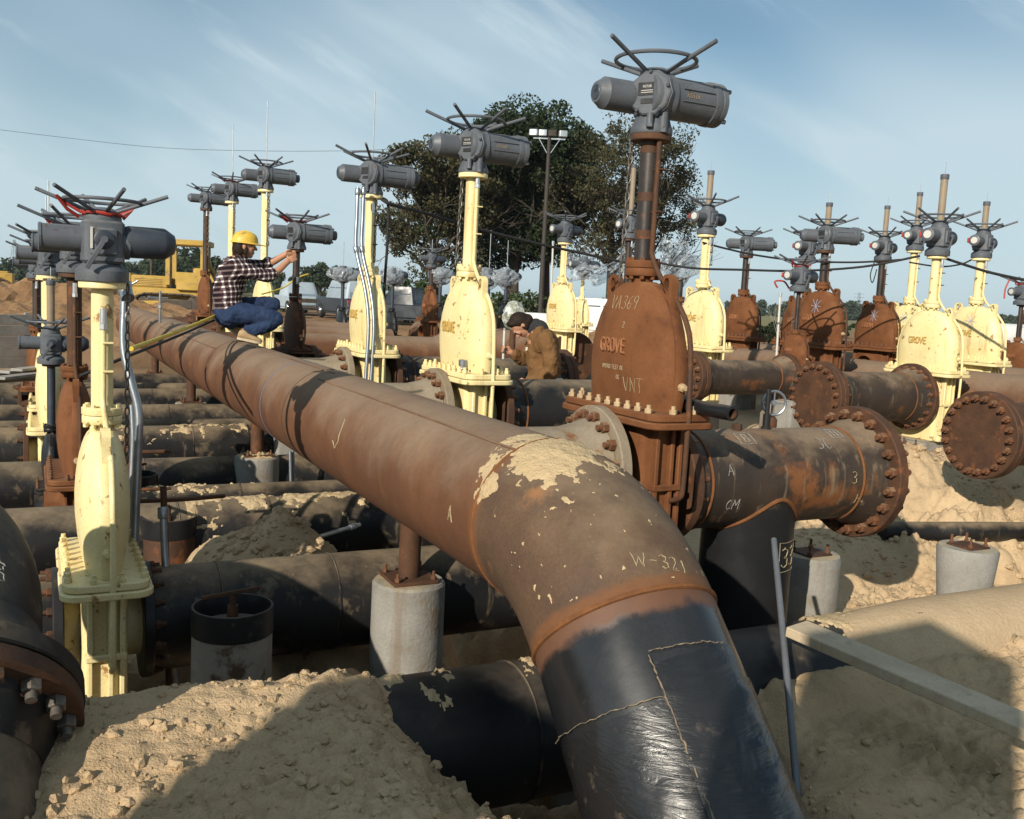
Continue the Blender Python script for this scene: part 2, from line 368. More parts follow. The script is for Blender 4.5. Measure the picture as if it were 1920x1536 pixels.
# ------------------------------------------------------------------ mesh helpers
class MB:
    def __init__(s): s.v = []; s.f = []
    def add(s, vs, fs, M=None):
        k = len(s.v)
        s.v += [tuple(M @ Vector(p)) for p in vs] if M is not None else [tuple(p) for p in vs]
        s.f += [tuple(i + k for i in f) for f in fs]; return s
    def rings(s, rings, cap0=True, cap1=True, M=None):
        n = len(rings[0]); vs = [p for r in rings for p in r]; fs = []
        for i in range(len(rings) - 1):
            for j in range(n):
                a = i * n + j; b = i * n + (j + 1) % n
                fs.append((a, b, b + n, a + n))
        if cap0: fs.append(tuple(range(n - 1, -1, -1)))
        if cap1: fs.append(tuple((len(rings) - 1) * n + j for j in range(n)))
        return s.add(vs, fs, M)
    def lathe(s, prof, n=24, M=None, cap0=True, cap1=True):
        return s.rings([[(r * math.cos(2 * PI * j / n), r * math.sin(2 * PI * j / n), z) for j in range(n)] for r, z in prof], cap0, cap1, M)
    def cyl(s, r, z0, z1, n=24, M=None, ch=0.):
        if ch: return s.lathe([(r - ch, z0), (r, z0 + ch), (r, z1 - ch), (r - ch, z1)], n, M)
        return s.lathe([(r, z0), (r, z1)], n, M)
    def tube(s, pts, r, n=10, cap=True, closed=False, M=None):
        pts = [Vector(p) for p in pts]; m = len(pts)
        rr = r if isinstance(r, (list, tuple)) else [r] * m
        rings = []; up = None
        for i in range(m):
            if closed: t = pts[(i + 1) % m] - pts[i - 1]
            else: t = pts[min(i + 1, m - 1)] - pts[max(i - 1, 0)]
            t.normalize()
            if up is None:
                up = Vector((0, 0, 1)) if abs(t.z) < .9 else Vector((1, 0, 0))
            a = t.cross(up)
            if a.length < 1e-5: a = t.orthogonal()
            a.normalize(); up = a.cross(t).normalized()
            rings.append([pts[i] + (a * math.cos(2 * PI * j / n) + up * math.sin(2 * PI * j / n)) * rr[i] for j in range(n)])
        if closed:
            vs = [p for q in rings for p in q]; fs = []
            for i in range(m):
                for j in range(n):
                    fs.append((i * n + j, i * n + (j + 1) % n, ((i + 1) % m) * n + (j + 1) % n, ((i + 1) % m) * n + j))
            return s.add(vs, fs, M)
        return s.rings(rings, cap, cap, M)
    def plate(s, sx, sy, z0, z1, r=.0, ch=.0, seg=4, M=None, cx=0., cy=0.):
        def outl(d):
            hx, hy = sx / 2 - d, sy / 2 - d; rr = max(r - d, 0.0005)
            o = []
            for qx, qy, a0 in ((1, 1, 0), (-1, 1, 90), (-1, -1, 180), (1, -1, 270)):
                for k in range(seg + 1):
                    a = R_(a0 + 90 * k / seg)
                    o.append((cx + qx * (hx - rr) + rr * math.cos(a), cy + qy * (hy - rr) + rr * math.sin(a)))
            return o
        if ch: L = [(ch, z0), (0, z0 + ch), (0, z1 - ch), (ch, z1)]
        else: L = [(0, z0), (0, z1)]
        return s.rings([[(x, y, z) for x, y in outl(d)] for d, z in L], True, True, M)
    def box(s, c, sz, ch=.004, M=None):
        T = Matrix.Translation(c)
        T = M @ T if M is not None else T
        return s.plate(sz[0], sz[1], -sz[2] / 2, sz[2] / 2, ch, ch, 1, T)
    def bar(s, a, b, w, h, M=None, ch=.002):
        a, b = Vector(a), Vector(b); d = b - a; q = d.to_track_quat('Z', 'Y').to_matrix().to_4x4()
        T = Matrix.Translation(a) @ q
        T = M @ T if M is not None else T
        return s.plate(w, h, 0, d.length, ch, ch, 1, T)
    def hexa(s, r, z0, z1, M=None): return s.lathe([(r * .88, z0), (r, z0 + r * .12), (r, z1 - r * .15), (r * .85, z1)], 6, M)
    def mesh(s, name, ang=38):
        me = bpy.data.meshes.new(name)
        me.from_pydata(s.v, [], s.f)
        me.update()
        me.shade_smooth()
        if ang < 0: me.shade_flat()
        elif ang: me.set_sharp_from_angle(angle=R_(ang))
        return me

def link(name, me, mat, parent=None, M=None):
    o = bpy.data.objects.new(name, me); COL.objects.link(o)
    if me is not None:
        if not me.materials: me.materials.append(mat)
        if me.materials[0] is not mat:
            o.material_slots[0].link = 'OBJECT'; o.material_slots[0].material = mat
    if parent is not None: o.parent = parent
    if M is not None: o.matrix_basis = M
    return o
CACHE = {}
def part(name, key, fn, mat, parent=None, M=None, ang=38):
    if key is None or key not in CACHE:
        b = MB(); fn(b); me = b.mesh(name, ang)
        if key is None: return link(name, me, mat, parent, M)
        CACHE[key] = me
    return link(name, CACHE[key], mat, parent, M)
def tag(o, label=None, cat=None, group=None, kind=None):
    if label: o['label'] = label
    if cat: o['category'] = cat
    if group: o['group'] = group
    if kind: o['kind'] = kind
    return o
def empty(name, loc=(0, 0, 0), rz=0., sc=1.):
    o = bpy.data.objects.new(name, None); COL.objects.link(o)
    o.empty_display_size = .1
    o.matrix_basis = Matrix.Translation(loc) @ Matrix.Rotation(rz, 4, 'Z') @ Matrix.Scale(sc, 4)
    return o
def frame(o, zdir, xhint=None):
    """matrix with local z along zdir at o"""
    z = Vector(zdir).normalized()
    x = Vector(xhint) if xhint is not None else (Vector((0, 0, 1)) if abs(z.z) < .9 else Vector((1, 0, 0)))
    x = (x - z * x.dot(z)).normalized(); y = z.cross(x)
    M = Matrix((x, y, z)).transposed().to_4x4(); M.translation = Vector(o); return M

# stroke lettering: polylines in a unit-high box
GL = {
 'G': [[(.62, .82), (.45, .97), (.2, .95), (.05, .7), (.05, .3), (.2, .05), (.45, .03), (.62, .2), (.62, .45), (.38, .45)]],
 'R': [[(.05, 0), (.05, 1)], [(.05, .97), (.42, .97), (.58, .8), (.5, .58), (.05, .5)], [(.25, .52), (.6, 0)]],
 'O': [[(.32, 1), (.12, .88), (.04, .5), (.12, .12), (.32, 0), (.52, .12), (.6, .5), (.52, .88), (.32, 1)]],
 'V': [[(.02, 1), (.3, 0), (.6, 1)]], 'E': [[(.55, 1), (.06, 1), (.06, 0), (.55, 0)], [(.06, .52), (.45, .52)]],
 'A': [[(0, 0), (.28, 1), (.56, 0)], [(.1, .36), (.46, .36)]], '3': [[(.05, .9), (.25, 1), (.5, .85), (.42, .6), (.22, .52), (.5, .4), (.48, .12), (.22, 0), (.02, .12)]],
 '6': [[(.45, 1), (.15, .7), (.04, .3), (.18, .02), (.42, .08), (.48, .35), (.3, .5), (.08, .38)]],
 '9': [[(.48, .72), (.3, .52), (.08, .62), (.08, .9), (.3, 1), (.48, .85), (.48, .6), (.35, 0)]],
 'W': [[(0, 1), (.12, 0), (.36, .75), (.55, 0), (.78, 1)]], '-': [[(.1, .5), (.5, .5)]],
 '2': [[(.04, .82), (.2, 1), (.45, .9), (.45, .65), (.04, .02), (.52, .04)]], '1': [[(.2, .8), (.32, 1), (.24, 0)]],
 'N': [[(.02, 0), (.06, 1), (.5, 0), (.55, 1)]], 'B': [[(.05, 0), (.05, 1), (.4, .95), (.45, .65), (.08, .52), (.5, .42), (.48, .08), (.05, 0)]],
 'M': [[(0, 0), (.08, 1), (.35, .35), (.62, 1), (.7, 0)]], 'C': [[(.5, .85), (.28, 1), (.06, .7), (.06, .3), (.28, 0), (.52, .15)]],
 'H': [[(.05, 0), (.05, 1)], [(.55, 0), (.55, 1)], [(.05, .5), (.55, .5)]], 'J': [[(.4, 1), (.42, .2), (.2, 0), (.02, .2)]],
 'Y': [[(0, 1), (.28, .5), (.55, 1)], [(.28, .5), (.28, 0)]], 'T': [[(0, 1), (.6, 1)], [(.3, 1), (.3, 0)]], 'I': [[(.2, 0), (.2, 1)]],
 'D': [[(.05, 0), (.05, 1), (.4, .9), (.55, .5), (.4, .1), (.05, 0)]], 'S': [[(.5, .9), (.25, 1), (.05, .8), (.25, .55), (.5, .3), (.3, 0), (.03, .1)]],
 'P': [[(.05, 0), (.05, 1), (.42, .95), (.5, .72), (.4, .5), (.05, .46)]], 'L': [[(.06, 1), (.06, 0), (.5, 0)]], 'F': [[(.06, 0), (.06, 1), (.52, 1)], [(.06, .5), (.4, .5)]],
 'K': [[(.05, 0), (.05, 1)], [(.5, 1), (.07, .45), (.55, 0)]], 'U': [[(.04, 1), (.06, .2), (.28, 0), (.5, .2), (.54, 1)]], 'q': [[(0, 0), (1, 0), (1, 1), (0, 1), (0, 0)]],
 '*': [[(.5, .5), (.9, .9)], [(.5, .5), (.1, .95)], [(.5, .5), (0, .5)], [(.5, .5), (1, .45)], [(.5, .5), (.15, .05)], [(.5, .5), (.85, .08)], [(.5, .5), (.5, 1)], [(.5, .5), (.48, 0)]],
}
def strokes(text, h, gap=.2, slant=0., jit=0., rnd=None):
    out = []; x = 0
    for ch in text:
        if ch == ' ': x += h * .5; continue
        g = GL[ch]; w = max(p[0] for s_ in g for p in s_)
        for s_ in g:
            q = []
            for i in range(len(s_) - 1):
                (x0, y0), (x1, y1) = s_[i], s_[i + 1]
                for k in range(3):
                    t = k / 3; q.append((x0 + (x1 - x0) * t, y0 + (y1 - y0) * t))
            q.append(s_[-1])
            out.append([(x + (a + slant * b_) * h + (rnd.uniform(-jit, jit) * h if rnd else 0), b_ * h + (rnd.uniform(-jit, jit) * h if rnd else 0)) for a, b_ in q])
        x += (w + gap) * h
    return [[(a - x / 2 + gap * h / 2, b_ - h / 2) for a, b_ in s_] for s_ in out]
def mark(name, text, h, r, fn, mat, parent=None, jit=0., slant=0., n=5, seed=1):
    """lettering laid on a surface: fn(a, b) -> point on it"""
    b = MB(); rnd = random.Random(seed)
    for s_ in strokes(text, h, slant=slant, jit=jit, rnd=rnd):
        b.tube([fn(*p) for p in s_], r, n)
    return link(name, b.mesh(name, 60), mat, parent)

# ------------------------------------------------------------------ terrain
def _hash(ix, iy, seed):
    h = (ix.astype(np.int64) * 374761393 + iy.astype(np.int64) * 668265263 + seed * 974711) & 0x7fffffff
    h = ((h ^ (h >> 13)) * 1274126177) & 0x7fffffff
    return ((h ^ (h >> 16)) & 0xffff) / 65535.0
def vnoise(x, y, seed=0):
    ix = np.floor(x); iy = np.floor(y); fx = x - ix; fy = y - iy
    fx = fx * fx * (3 - 2 * fx); fy = fy * fy * (3 - 2 * fy)
    a = _hash(ix, iy, seed); b = _hash(ix + 1, iy, seed); c = _hash(ix, iy + 1, seed); d = _hash(ix + 1, iy + 1, seed)
    return (a + (b - a) * fx) * (1 - fy) + (c + (d - c) * fx) * fy
def fbm(x, y, o=5, seed=0, g=.5):
    s = 0; a = 1; t = 0
    for i in range(o):
        s = s + a * vnoise(x * 2 ** i + 13.7 * i, y * 2 ** i + 7.1 * i, seed + i); t += a; a *= g
    return s / t - .5
def S(a, b, t):
    q = np.clip((t - a) / (b - a), 0, 1); return q * q * (3 - 2 * q)
def bxm(u, v, u0, u1, v0, v1, w):
    return S(u0 - w, u0 + w, u) * (1 - S(u1 - w, u1 + w, u)) * S(v0 - w, v0 + w, v) * (1 - S(v1 - w, v1 + w, v))
LAT = [(3.25, .27, -.11), (5.02, .26, -.10), (6.6, .25, -.10), (7.6, .15, -.10), (10.2, .25, -.1), (12.1, .24, -.1), (13.9, .24, -.1), (16.2, .24, -.1), (8.75, .23, -.16), (11.2, .22, -.14), (15.1, .22, -.12)]
def ground_z(x, y):
    x = np.asarray(x, float); y = np.asarray(y, float)
    u = -x * math.sin(HD) + y * math.cos(HD); v = x * math.cos(HD) + y * math.sin(HD)
    wob = fbm(u * .9, v * .9, 4, 3)
    dist = np.hypot(x, y)
    z = .05 + .18 * S(11, 22, dist)
    uu = u + wob * .35; vv = v + wob * .35
    def lerp(z, m, t): return z * (1 - m) + t * m
    z = lerp(z, bxm(uu, vv, 4.9, 9.6, 3.4, 8.5, .35), -.12)
    z = lerp(z, bxm(uu, vv, 3.72, 20.5, -4.5, 3.35, .16), -1.6)
    z = lerp(z, S(17, 20, u) * 0 + bxm(u, v, 15.5, 20.5, -4.5, 3.2, .8), .0)
    z = lerp(z, bxm(uu, vv, 3.5, 5.15, 3.1, 9.0, .30), -.40)
    # buried lateral ridge, right of the riser
    rid = np.exp(-((u - 3.13) / .30) ** 2) * S(2.75, 3.15, v + wob * .3)
    z = np.maximum(z, lerp(z, rid, .0))
    z = lerp(z, S(2.3, 2.7, v) * (1 - S(2.75, 2.95, uu)) * (1 - S(3.6, 4.4, v)), -.05)
    # sand heaped over the near lateral, left
    fg = (1 - S(3.32, 3.66, uu)) * (1 - S(1.15, 1.42, vv + (u - 3.2) * -.35))
    z = lerp(z, fg, .155 + .05 * np.exp(-((u - 3.25) / .25) ** 2) + .02 * np.sin(v * 3.1))
    # hollow dug round the descending leg
    hol = np.exp(-(((u - 3.05) / .62) ** 4 + ((vv - 2.02) / .58) ** 4))
    z = lerp(z, hol, -.8)
    hol2 = np.exp(-(((u - 2.2) / .55) ** 4 + ((vv - 1.93) / .42) ** 4))
    z = lerp(z, hol2, -.45)
    # heaps
    def cone(z, u0, v0, top, k, e=.12):
        d = np.sqrt((u - u0) ** 2 + (v - v0) ** 2 + .004) * (1 + 1.1 * fbm(u * 2.2, v * 2.2, 3, 11))
        return np.maximum(z, top - k * d)
    z = cone(z, 5.80, 1.36, .34, .95); z = cone(z, 5.66, 1.05, .0, .8)
    z = cone(z, 6.15, 7.2, .50, .62); z = cone(z, 6.4, 8.4, .5, .6); z = cone(z, 5.5, 6.3, .06, .6)
    z = cone(z, 7.5, 5.5, .5, .55); z = cone(z, 8.1, 5.0, .46, .5)
    z = cone(z, 4.35, 1.0, -.8, .6)
    near = 1 - S(9, 16, dist)
    bil = 0
    for i_, (f_, a_) in enumerate(((4.3, .35), (8.7, .55), (17., .6), (29., .5))):
        bil = bil + a_ * (np.abs(vnoise(u * f_ + 3.1 * i_ + wob * 2, v * f_ - 5.3 * i_, 21 + i_) - .5) * 2 - .45)
    act_ = .25 + 1.3 * S(.35, .75, vnoise(u * .9 + 5, v * .9, 40))
    z = z + near * (.07 * fbm(u * 2.2, v * 2.2, 4, 5, .55) + .050 * bil * act_ * (1 - .35 * fg))
    z = z + (1 - near) * .35 * fbm(x * .22, y * .22, 5, 9) * (1 - S(80, 160, dist))
    return z
def axis_pts(lo, hi, step, far0, far1, g=1.13):
    a = list(np.arange(lo, hi, step)); s = step; x = lo; L = []
    while x > far0: s = min(s * g, 120); x -= s; L.append(x)
    s = step; x = a[-1]; Rr = []
    while x < far1: s = min(s * g, 120); x += s; Rr.append(x)
    return np.array(L[::-1] + a + Rr)
xs = axis_pts(-2.6, 4.4, .0165, -2500, 2500); ys = axis_pts(1.8, 8.0, .0165, -30, 4500)
GX, GY = np.meshgrid(xs, ys)
GZ = ground_z(GX, GY)
nx, ny = len(xs), len(ys)
me = bpy.data.meshes.new('ground')
co = np.stack([GX, GY, GZ], -1).reshape(-1, 3).astype(np.float32)
idx = np.arange(nx * ny).reshape(ny, nx)
qs = np.stack([idx[:-1, :-1], idx[:-1, 1:], idx[1:, 1:], idx[1:, :-1]], -1).reshape(-1, 4)
me.vertices.add(len(co)); me.vertices.foreach_set('co', co.ravel())
me.loops.add(qs.size); me.loops.foreach_set('vertex_index', qs.ravel().astype(np.int32))
me.polygons.add(len(qs)); me.polygons.foreach_set('loop_start', np.arange(0, qs.size, 4, dtype=np.int32))
me.polygons.foreach_set('loop_total', np.full(len(qs), 4, dtype=np.int32))
me.update(); me.validate(); me.shade_smooth()
tag(link('ground', me, M_ground), 'excavated tan sand and brown earth of the pipeline site', None, None, 'structure')
def gz(x, y): return float(ground_z(np.array([x]), np.array([y]))[0])

ICO = None
def ico_rock(b, c, r, rnd, sq=.75):
    t = (1 + 5 ** .5) / 2
    vs = [(-1, t, 0), (1, t, 0), (-1, -t, 0), (1, -t, 0), (0, -1, t), (0, 1, t), (0, -1, -t), (0, 1, -t), (t, 0, -1), (t, 0, 1), (-t, 0, -1), (-t, 0, 1)]
    fs = [(0, 11, 5), (0, 5, 1), (0, 1, 7), (0, 7, 10), (0, 10, 11), (1, 5, 9), (5, 11, 4), (11, 10, 2), (10, 7, 6), (7, 1, 8), (3, 9, 4), (3, 4, 2), (3, 2, 6), (3, 6, 8), (3, 8, 9), (4, 9, 5), (2, 4, 11), (6, 2, 10), (8, 6, 7), (9, 8, 1)]
    a = rnd.uniform(0, 6.28); ca, sa = math.cos(a), math.sin(a); ex = rnd.uniform(.7, 1.3)
    o = []
    for x, y, z in vs:
        k = r / 1.9 * rnd.uniform(.72, 1.25)
        x, y = x * ex, y / ex
        o.append((c[0] + (x * ca - y * sa) * k, c[1] + (x * sa + y * ca) * k, c[2] + z * k * sq))
    b.add(o, fs)
rnd = random.Random(5)
b = MB(); cand = []
for _ in range(16000):
    # sand areas near the camera: left heap, right bank, pit heaps
    q = rnd.random()
    if q < .26: u_, v_ = rnd.uniform(1.7, 3.6), rnd.uniform(-.5, 1.6)
    elif q < .50: u_, v_ = rnd.uniform(1.6, 4.6), rnd.uniform(2.3, 5.2)
    elif q < .58: u_, v_ = rnd.gauss(5.7, .3), rnd.gauss(1.3, .3)
    else: u_, v_ = rnd.uniform(4.6, 7), rnd.uniform(5.0, 9)
    cand.append((u_, v_))
cand = np.array(cand)
ok = vnoise(cand[:, 0] * 1.6, cand[:, 1] * 1.6, 77) > np.array([rnd.uniform(.2, .85) for _ in cand])
cand = cand[ok][:9500]
cx_ = -math.sin(HD) * cand[:, 0] + math.cos(HD) * cand[:, 1]; cy_ = math.cos(HD) * cand[:, 0] + math.sin(HD) * cand[:, 1]
cz_ = ground_z(cx_, cy_)
for x_, y_, z_ in zip(cx_, cy_, cz_):
    r = min(.022, .0034 * rnd.paretovariate(1.6)) * (1 if y_ < 5 else 1.7)
    ico_rock(b, (x_, y_, z_ + r * .1), r, rnd, .8)
tag(link('sand_clods', b.mesh('sand_clods', -1), M_sand), 'loose crumbs and clods of tan sand on the banks', 'sand', None, 'stuff')

# brown spoil heap, far left
def heap(name, c, rx, ry, h, seed, label, n=150):
    X = np.linspace(-1, 1, n); A, B_ = np.meshgrid(X, X)
    r = np.sqrt(A ** 2 + B_ ** 2)
    px_, py_ = c[0] + A * rx, c[1] + B_ * ry
    z = h * np.clip(1 - r ** 1.6, 0, 1) ** .8 * (1 + 1.0 * fbm(A * 3, B_ * 3, 4, seed)) + np.clip(1.15 - r, 0, 1) * (.9 * h) * np.abs(fbm(px_ * 1.1, py_ * 1.1, 5, seed + 3, .62)) - .25 * S(.75, 1, r)
    z = z + c[2]
    vs = np.stack([px_, py_, z], -1).reshape(-1, 3)
    id_ = np.arange(n * n).reshape(n, n)
    f = np.stack([id_[:-1, :-1], id_[:-1, 1:], id_[1:, 1:], id_[1:, :-1]], -1).reshape(-1, 4)
    me = bpy.data.meshes.new(name); me.from_pydata(vs.tolist(), [], f.tolist()); me.update()
    return tag(link(name, me, M_ground), label, 'dirt heap', None, 'structure')
heap('spoil_heap', (-13.5, 24, .1), 8, 4.5, 1.25, 4, 'brown cloddy spoil heap behind the left valves')
heap('spoil_heap', (-6.5, 27, .1), 6, 4, .55, 14, 'low brown spoil bank in front of the bulldozer')
heap('spoil_heap', (5.2, 34, .1), 5, 3, .55, 24, 'low tan spoil bank behind the right-hand rusty valves')

# ------------------------------------------------------------------ pipe builders
def ring_tube(b, c, ax, R, r, n=48, m=8):
    M = frame(c, ax)
    b.tube([M @ Vector((R * math.cos(2 * PI * i / n), R * math.sin(2 * PI * i / n), 0)) for i in range(n)], r, m, closed=True)
def run(b, pts, r, n=48, cap=True): b.tube(pts, r, n, cap)
def lin(a, c, n): return [Vector(a).lerp(Vector(c), i / (n - 1)) for i in range(n)]
def flange_set(parent, c, ax, R, th, nb, br, rb=.024, mat=M_flangest, bmat=M_boltr, hole=0., both=False, stud=.05, key=None, neck=None, single=True):
    """flange disc centred at c with axis ax (bolts on the -ax face); returns the flange object"""
    M = frame(c, ax)
    def fb(b):
        b.lathe([(R - .006, -th / 2), (R, -th / 2 + .006), (R, th / 2 - .006), (R - .006, th / 2)], 56)
        if neck: b.lathe([(neck[1], -th / 2 - .002), (neck[1], -th / 2 - .012), (neck[0], -th / 2 - neck[2])], 48, None, False, False)
    fo = part('flange', ('fl', R, th, neck), fb, mat, parent, M)
    def bb(b):
        b.hexa(rb, -.002, rb * 1.15); b.cyl(rb * .55, (-th - rb) if both else rb * .9, rb * 1.15 + stud * .5, 10)
        if both: b.hexa(rb, -th - rb * 1.15, -th + .002); b.cyl(rb * .55, -th - rb * 1.15 - stud * .4, -th - rb * 1.15, 10)
    for i in range(nb):
        a = 2 * PI * (i + .5) / nb
        part('bolt', ('bt', rb, th, both, stud), bb, bmat, fo,
             Matrix.Translation((br * math.cos(a), br * math.sin(a), -th / 2)) @ Matrix.Rotation(PI, 4, 'X') @ Matrix.Rotation(random.uniform(0, 1), 4, 'Z'))
    return fo

# ------------------------------------------------------------------ header pipe with its elbow and descending leg
HR, HV, HZ = .32, 1.79, .75
U0, RB, ANG, RHO = 3.20, .80, R_(46), R_(0)
DN = V * math.sin(RHO) - Z * math.cos(RHO)
hdr = empty('header_pipe', W(12, HV, HZ - HR))
hdr.matrix_basis = Matrix()
tag(hdr, 'long rusty header pipe crossing the picture and bending down to a black taped leg', 'pipe')
E0 = W(U0, HV, HZ)
def elbow_pt(t):    # t in radians along the bend
    return E0 - U * RB * math.sin(t) + DN * RB * (1 - math.cos(t))
def elbow_dir(t): return -U * math.cos(t) + DN * math.sin(t)
E1 = elbow_pt(ANG); D1 = elbow_dir(ANG)
part('pipe_run', None, lambda b: run(b, lin(W(20.5, HV, HZ), W(U0 + .5, HV, HZ), 40) + lin(W(U0 + .48, HV, HZ), E0, 25), HR, 72), M_header, hdr)
part('elbow', None, lambda b: run(b, [elbow_pt(ANG * i / 24) for i in range(25)], HR + .004, 72, False), M_elbow, hdr)
part('descending_leg', None, lambda b: run(b, lin(E1, E1 + D1 * 1.6, 80), HR, 72), M_leg, hdr)
part('weld_seam', None, lambda b: ring_tube(b, E0, U, HR + .001, .009, 64), M_weld, hdr)
part('weld_seam', None, lambda b: ring_tube(b, E1, D1, HR + .001, .010, 64), M_weld, hdr)
# rusted heat band either side of the lower weld
def sleeve(b, c, ax, R, prof0, prof1, n=96, m=6, th=.002):
    M = frame(c, ax); rings = []
    for k in range(m + 1):
        r_ = []
        for j in range(n):
            a = 2 * PI * j / n; s0 = prof0(a); s1 = prof1(a); s_ = s0 + (s1 - s0) * k / m
            q = R + (th if 0 < k < m else 0)
            r_.append(M @ Vector((q * math.cos(a), q * math.sin(a), s_)))
        rings.append(r_)
    b.rings(rings, False, False)
rn = np.random.RandomState(3)
ragA = [rn.uniform(-1, 1) for _ in range(96)]
def rag(a, amp=.02, f=3.):
    return amp * (math.sin(f * a + 1.3) * .5 + math.sin(round(2.7 * f) * a) * .3 + .18 * math.sin(round(7.3 * f) * a + 2) + .08 * ragA[int(a / (2 * PI) * 95)])
def weld_attr(o, planes):
    me = o.data; co = np.empty(len(me.vertices) * 3); me.vertices.foreach_get('co', co); co = co.reshape(-1, 3); f = np.zeros(len(co))
    for c, d, w in planes:
        f = np.maximum(f, np.exp(-(np.abs((co - np.array(c)) @ np.array(d)) / w) ** 1.5))
    at_ = me.attributes.new('weld', 'FLOAT', 'POINT'); at_.data.foreach_set('value', f.astype(np.float32))
PR = {c.name.split('.')[0]: c for c in hdr.children}
weld_attr(PR['elbow'], [(E0, U, .05), (E1, D1, .05)])
weld_attr(PR['descending_leg'], [(E1, D1, .075)])
weld_attr(PR['pipe_run'], [(E0, U, .06)])
# black tape wrapped round the leg
def wrap(b, s0, s1, R, seed, arc=(0, 2 * PI), n=150, m=44):
    M = frame(E1, D1); rr = np.random.RandomState(seed); vs = []; fs = []
    AA, SS = np.meshgrid(np.linspace(arc[0], arc[1], n), np.linspace(0, 1, m))
    wz = S(.45, .8, vnoise(AA * 1.7 + seed, SS * 3.2, seed + 2)); nz = fbm(AA * 3.5 + SS * 2, SS * 14, 4, seed) * (.004 + .014 * wz) + np.abs(fbm(AA * 1.5 + 9, SS * 24, 3, seed + 5)) * .026 * wz
    for k in range(m):
        for j in range(n):
            a = AA[k, j]
            z0 = s0 + .035 * math.sin(a + .6) + rag(a % (2 * PI), .004, 9)
            s_ = z0 + (s1 - z0) * SS[k, j]; q = R + (nz[k, j] if 0 < k else 0)
            vs.append(M @ Vector((q * math.cos(a), q * math.sin(a), s_)))
    for k in range(m - 1):
        for j in range(n - 1):
            i = k * n + j; fs.append((i, i + 1, i + n + 1, i + n))
    b.add(vs, fs)
part('tape_wrap', None, lambda b: wrap(b, .30, 1.5, HR + .004, 8), M_tape, hdr, ang=0)
MT = frame(E1, D1)
# which side of the leg faces the camera
cdir = (Vector((0, 0, EYE)) - (E1 + D1 * .4)); ca_ = MT.to_3x3().transposed() @ cdir; A_CAM = math.atan2(ca_.y, ca_.x)
def leg_pt(a, s, r=HR + .006): return MT @ Vector((r * math.cos(a), r * math.sin(a), s))
sgn = 1 if proj(leg_pt(A_CAM + .3, .4))[0] > proj(leg_pt(A_CAM - .3, .4))[0] else -1
def leg_at(k, s, r=HR + .006): return leg_pt(A_CAM + sgn * k, s, r)      # k>0 to the right as seen
a0, a1 = sorted((A_CAM + sgn * .12, A_CAM + sgn * 1.1))
part('tape_patch', None, lambda b: wrap(b, .20, .78, HR + .012, 21, (a0, a1), 60, 30), M_tape, hdr, ang=0)
def ragged(b, pts, r, seed):
    q = random.Random(seed); b.tube([Vector(p) + Vector((q.uniform(-1, 1), q.uniform(-1, 1), q.uniform(-1, 1))) * r * .9 for p in pts], [r * q.uniform(.5, 1.4) for _ in pts], 6)
M_tapeedge = weathered('grimy_tape_edge', (.26, .20, .13), (.10, .08, .06), 25, .9, bump=0)
def edge_line(k0, k1, s0, s1, n, r, seed):
    part('tape_edge', None, lambda b: ragged(b, [leg_at(k0 + (k1 - k0) * i / (n - 1), s0 + (s1 - s0) * i / (n - 1) + .0018 * math.sin(i * .45 + seed) + .0012 * math.sin(i * 1.3), HR + .013) for i in range(n)], r, seed), M_tapeedge, hdr, ang=0)
edge_line(.13, .17, .20, .80, 60, .0028, 3)
edge_line(.14, 1.0, .19, .20, 44, .0018, 4)
edge_line(-1.5, .12, .285, .33, 60, .0018, 5)
edge_line(.15, .9, .76, .74, 44, .002, 6)
# thin dark rings and the lengthwise seam on the run
def band(u_, w, mat, name='thin_ring', r=.0022):
    part(name, None, lambda b: b.rings([[W(u_ + s_ * w / 2, HV, HZ) + (V * math.cos(t) + Z * math.sin(t)) * (HR + q) for t in [2 * PI * j / 72 for j in range(72)]] for s_, q in ((-1, .0005), (-.97, r), (.97, r), (1, .0005))], False, False), mat, hdr)
M_bandk = weathered('thin_dark_ring', (.045, .034, .030), (.085, .06, .045), 5, .8, bump=.1, dust=(.15, .11, .08), dust_lo=-.1, dust_hi=1.3, dust_amt=.7, spec=.15)
for u_, w in ((6.3, .010), (9.5, .012), (12.3, .012), (16.6, .02)):
    band(u_, w, M_bandk)
band(6.98, .012, weathered('blue_crayon_line', (.12, .14, .24), (.16, .17, .25), 9, .9, bump=0), 'crayon_line')
def seam(b):
    a = R_(118)
    for u0_, u1_, da in ((U0, 6.05, 0), (6.05, 9.5, -.35), (9.5, 14, .25)):
        b.tube([W(u0_ + (u1_ - u0_) * i / 20, HV, HZ) + (V * math.cos(a + da) + Z * math.sin(a + da)) * (HR + .001) for i in range(21)], .006, 6)
part('lengthwise_weld', None, seam, M_header, hdr)
def belly(b):
    a = R_(258)
    b.tube([W(3.5 + (12 - 3.5) * i / 30, HV, HZ) + (V * math.cos(a) + Z * math.sin(a)) * (HR + .002) for i in range(31)], .010, 6)
part('drip_line', None, belly, M_weld, hdr)

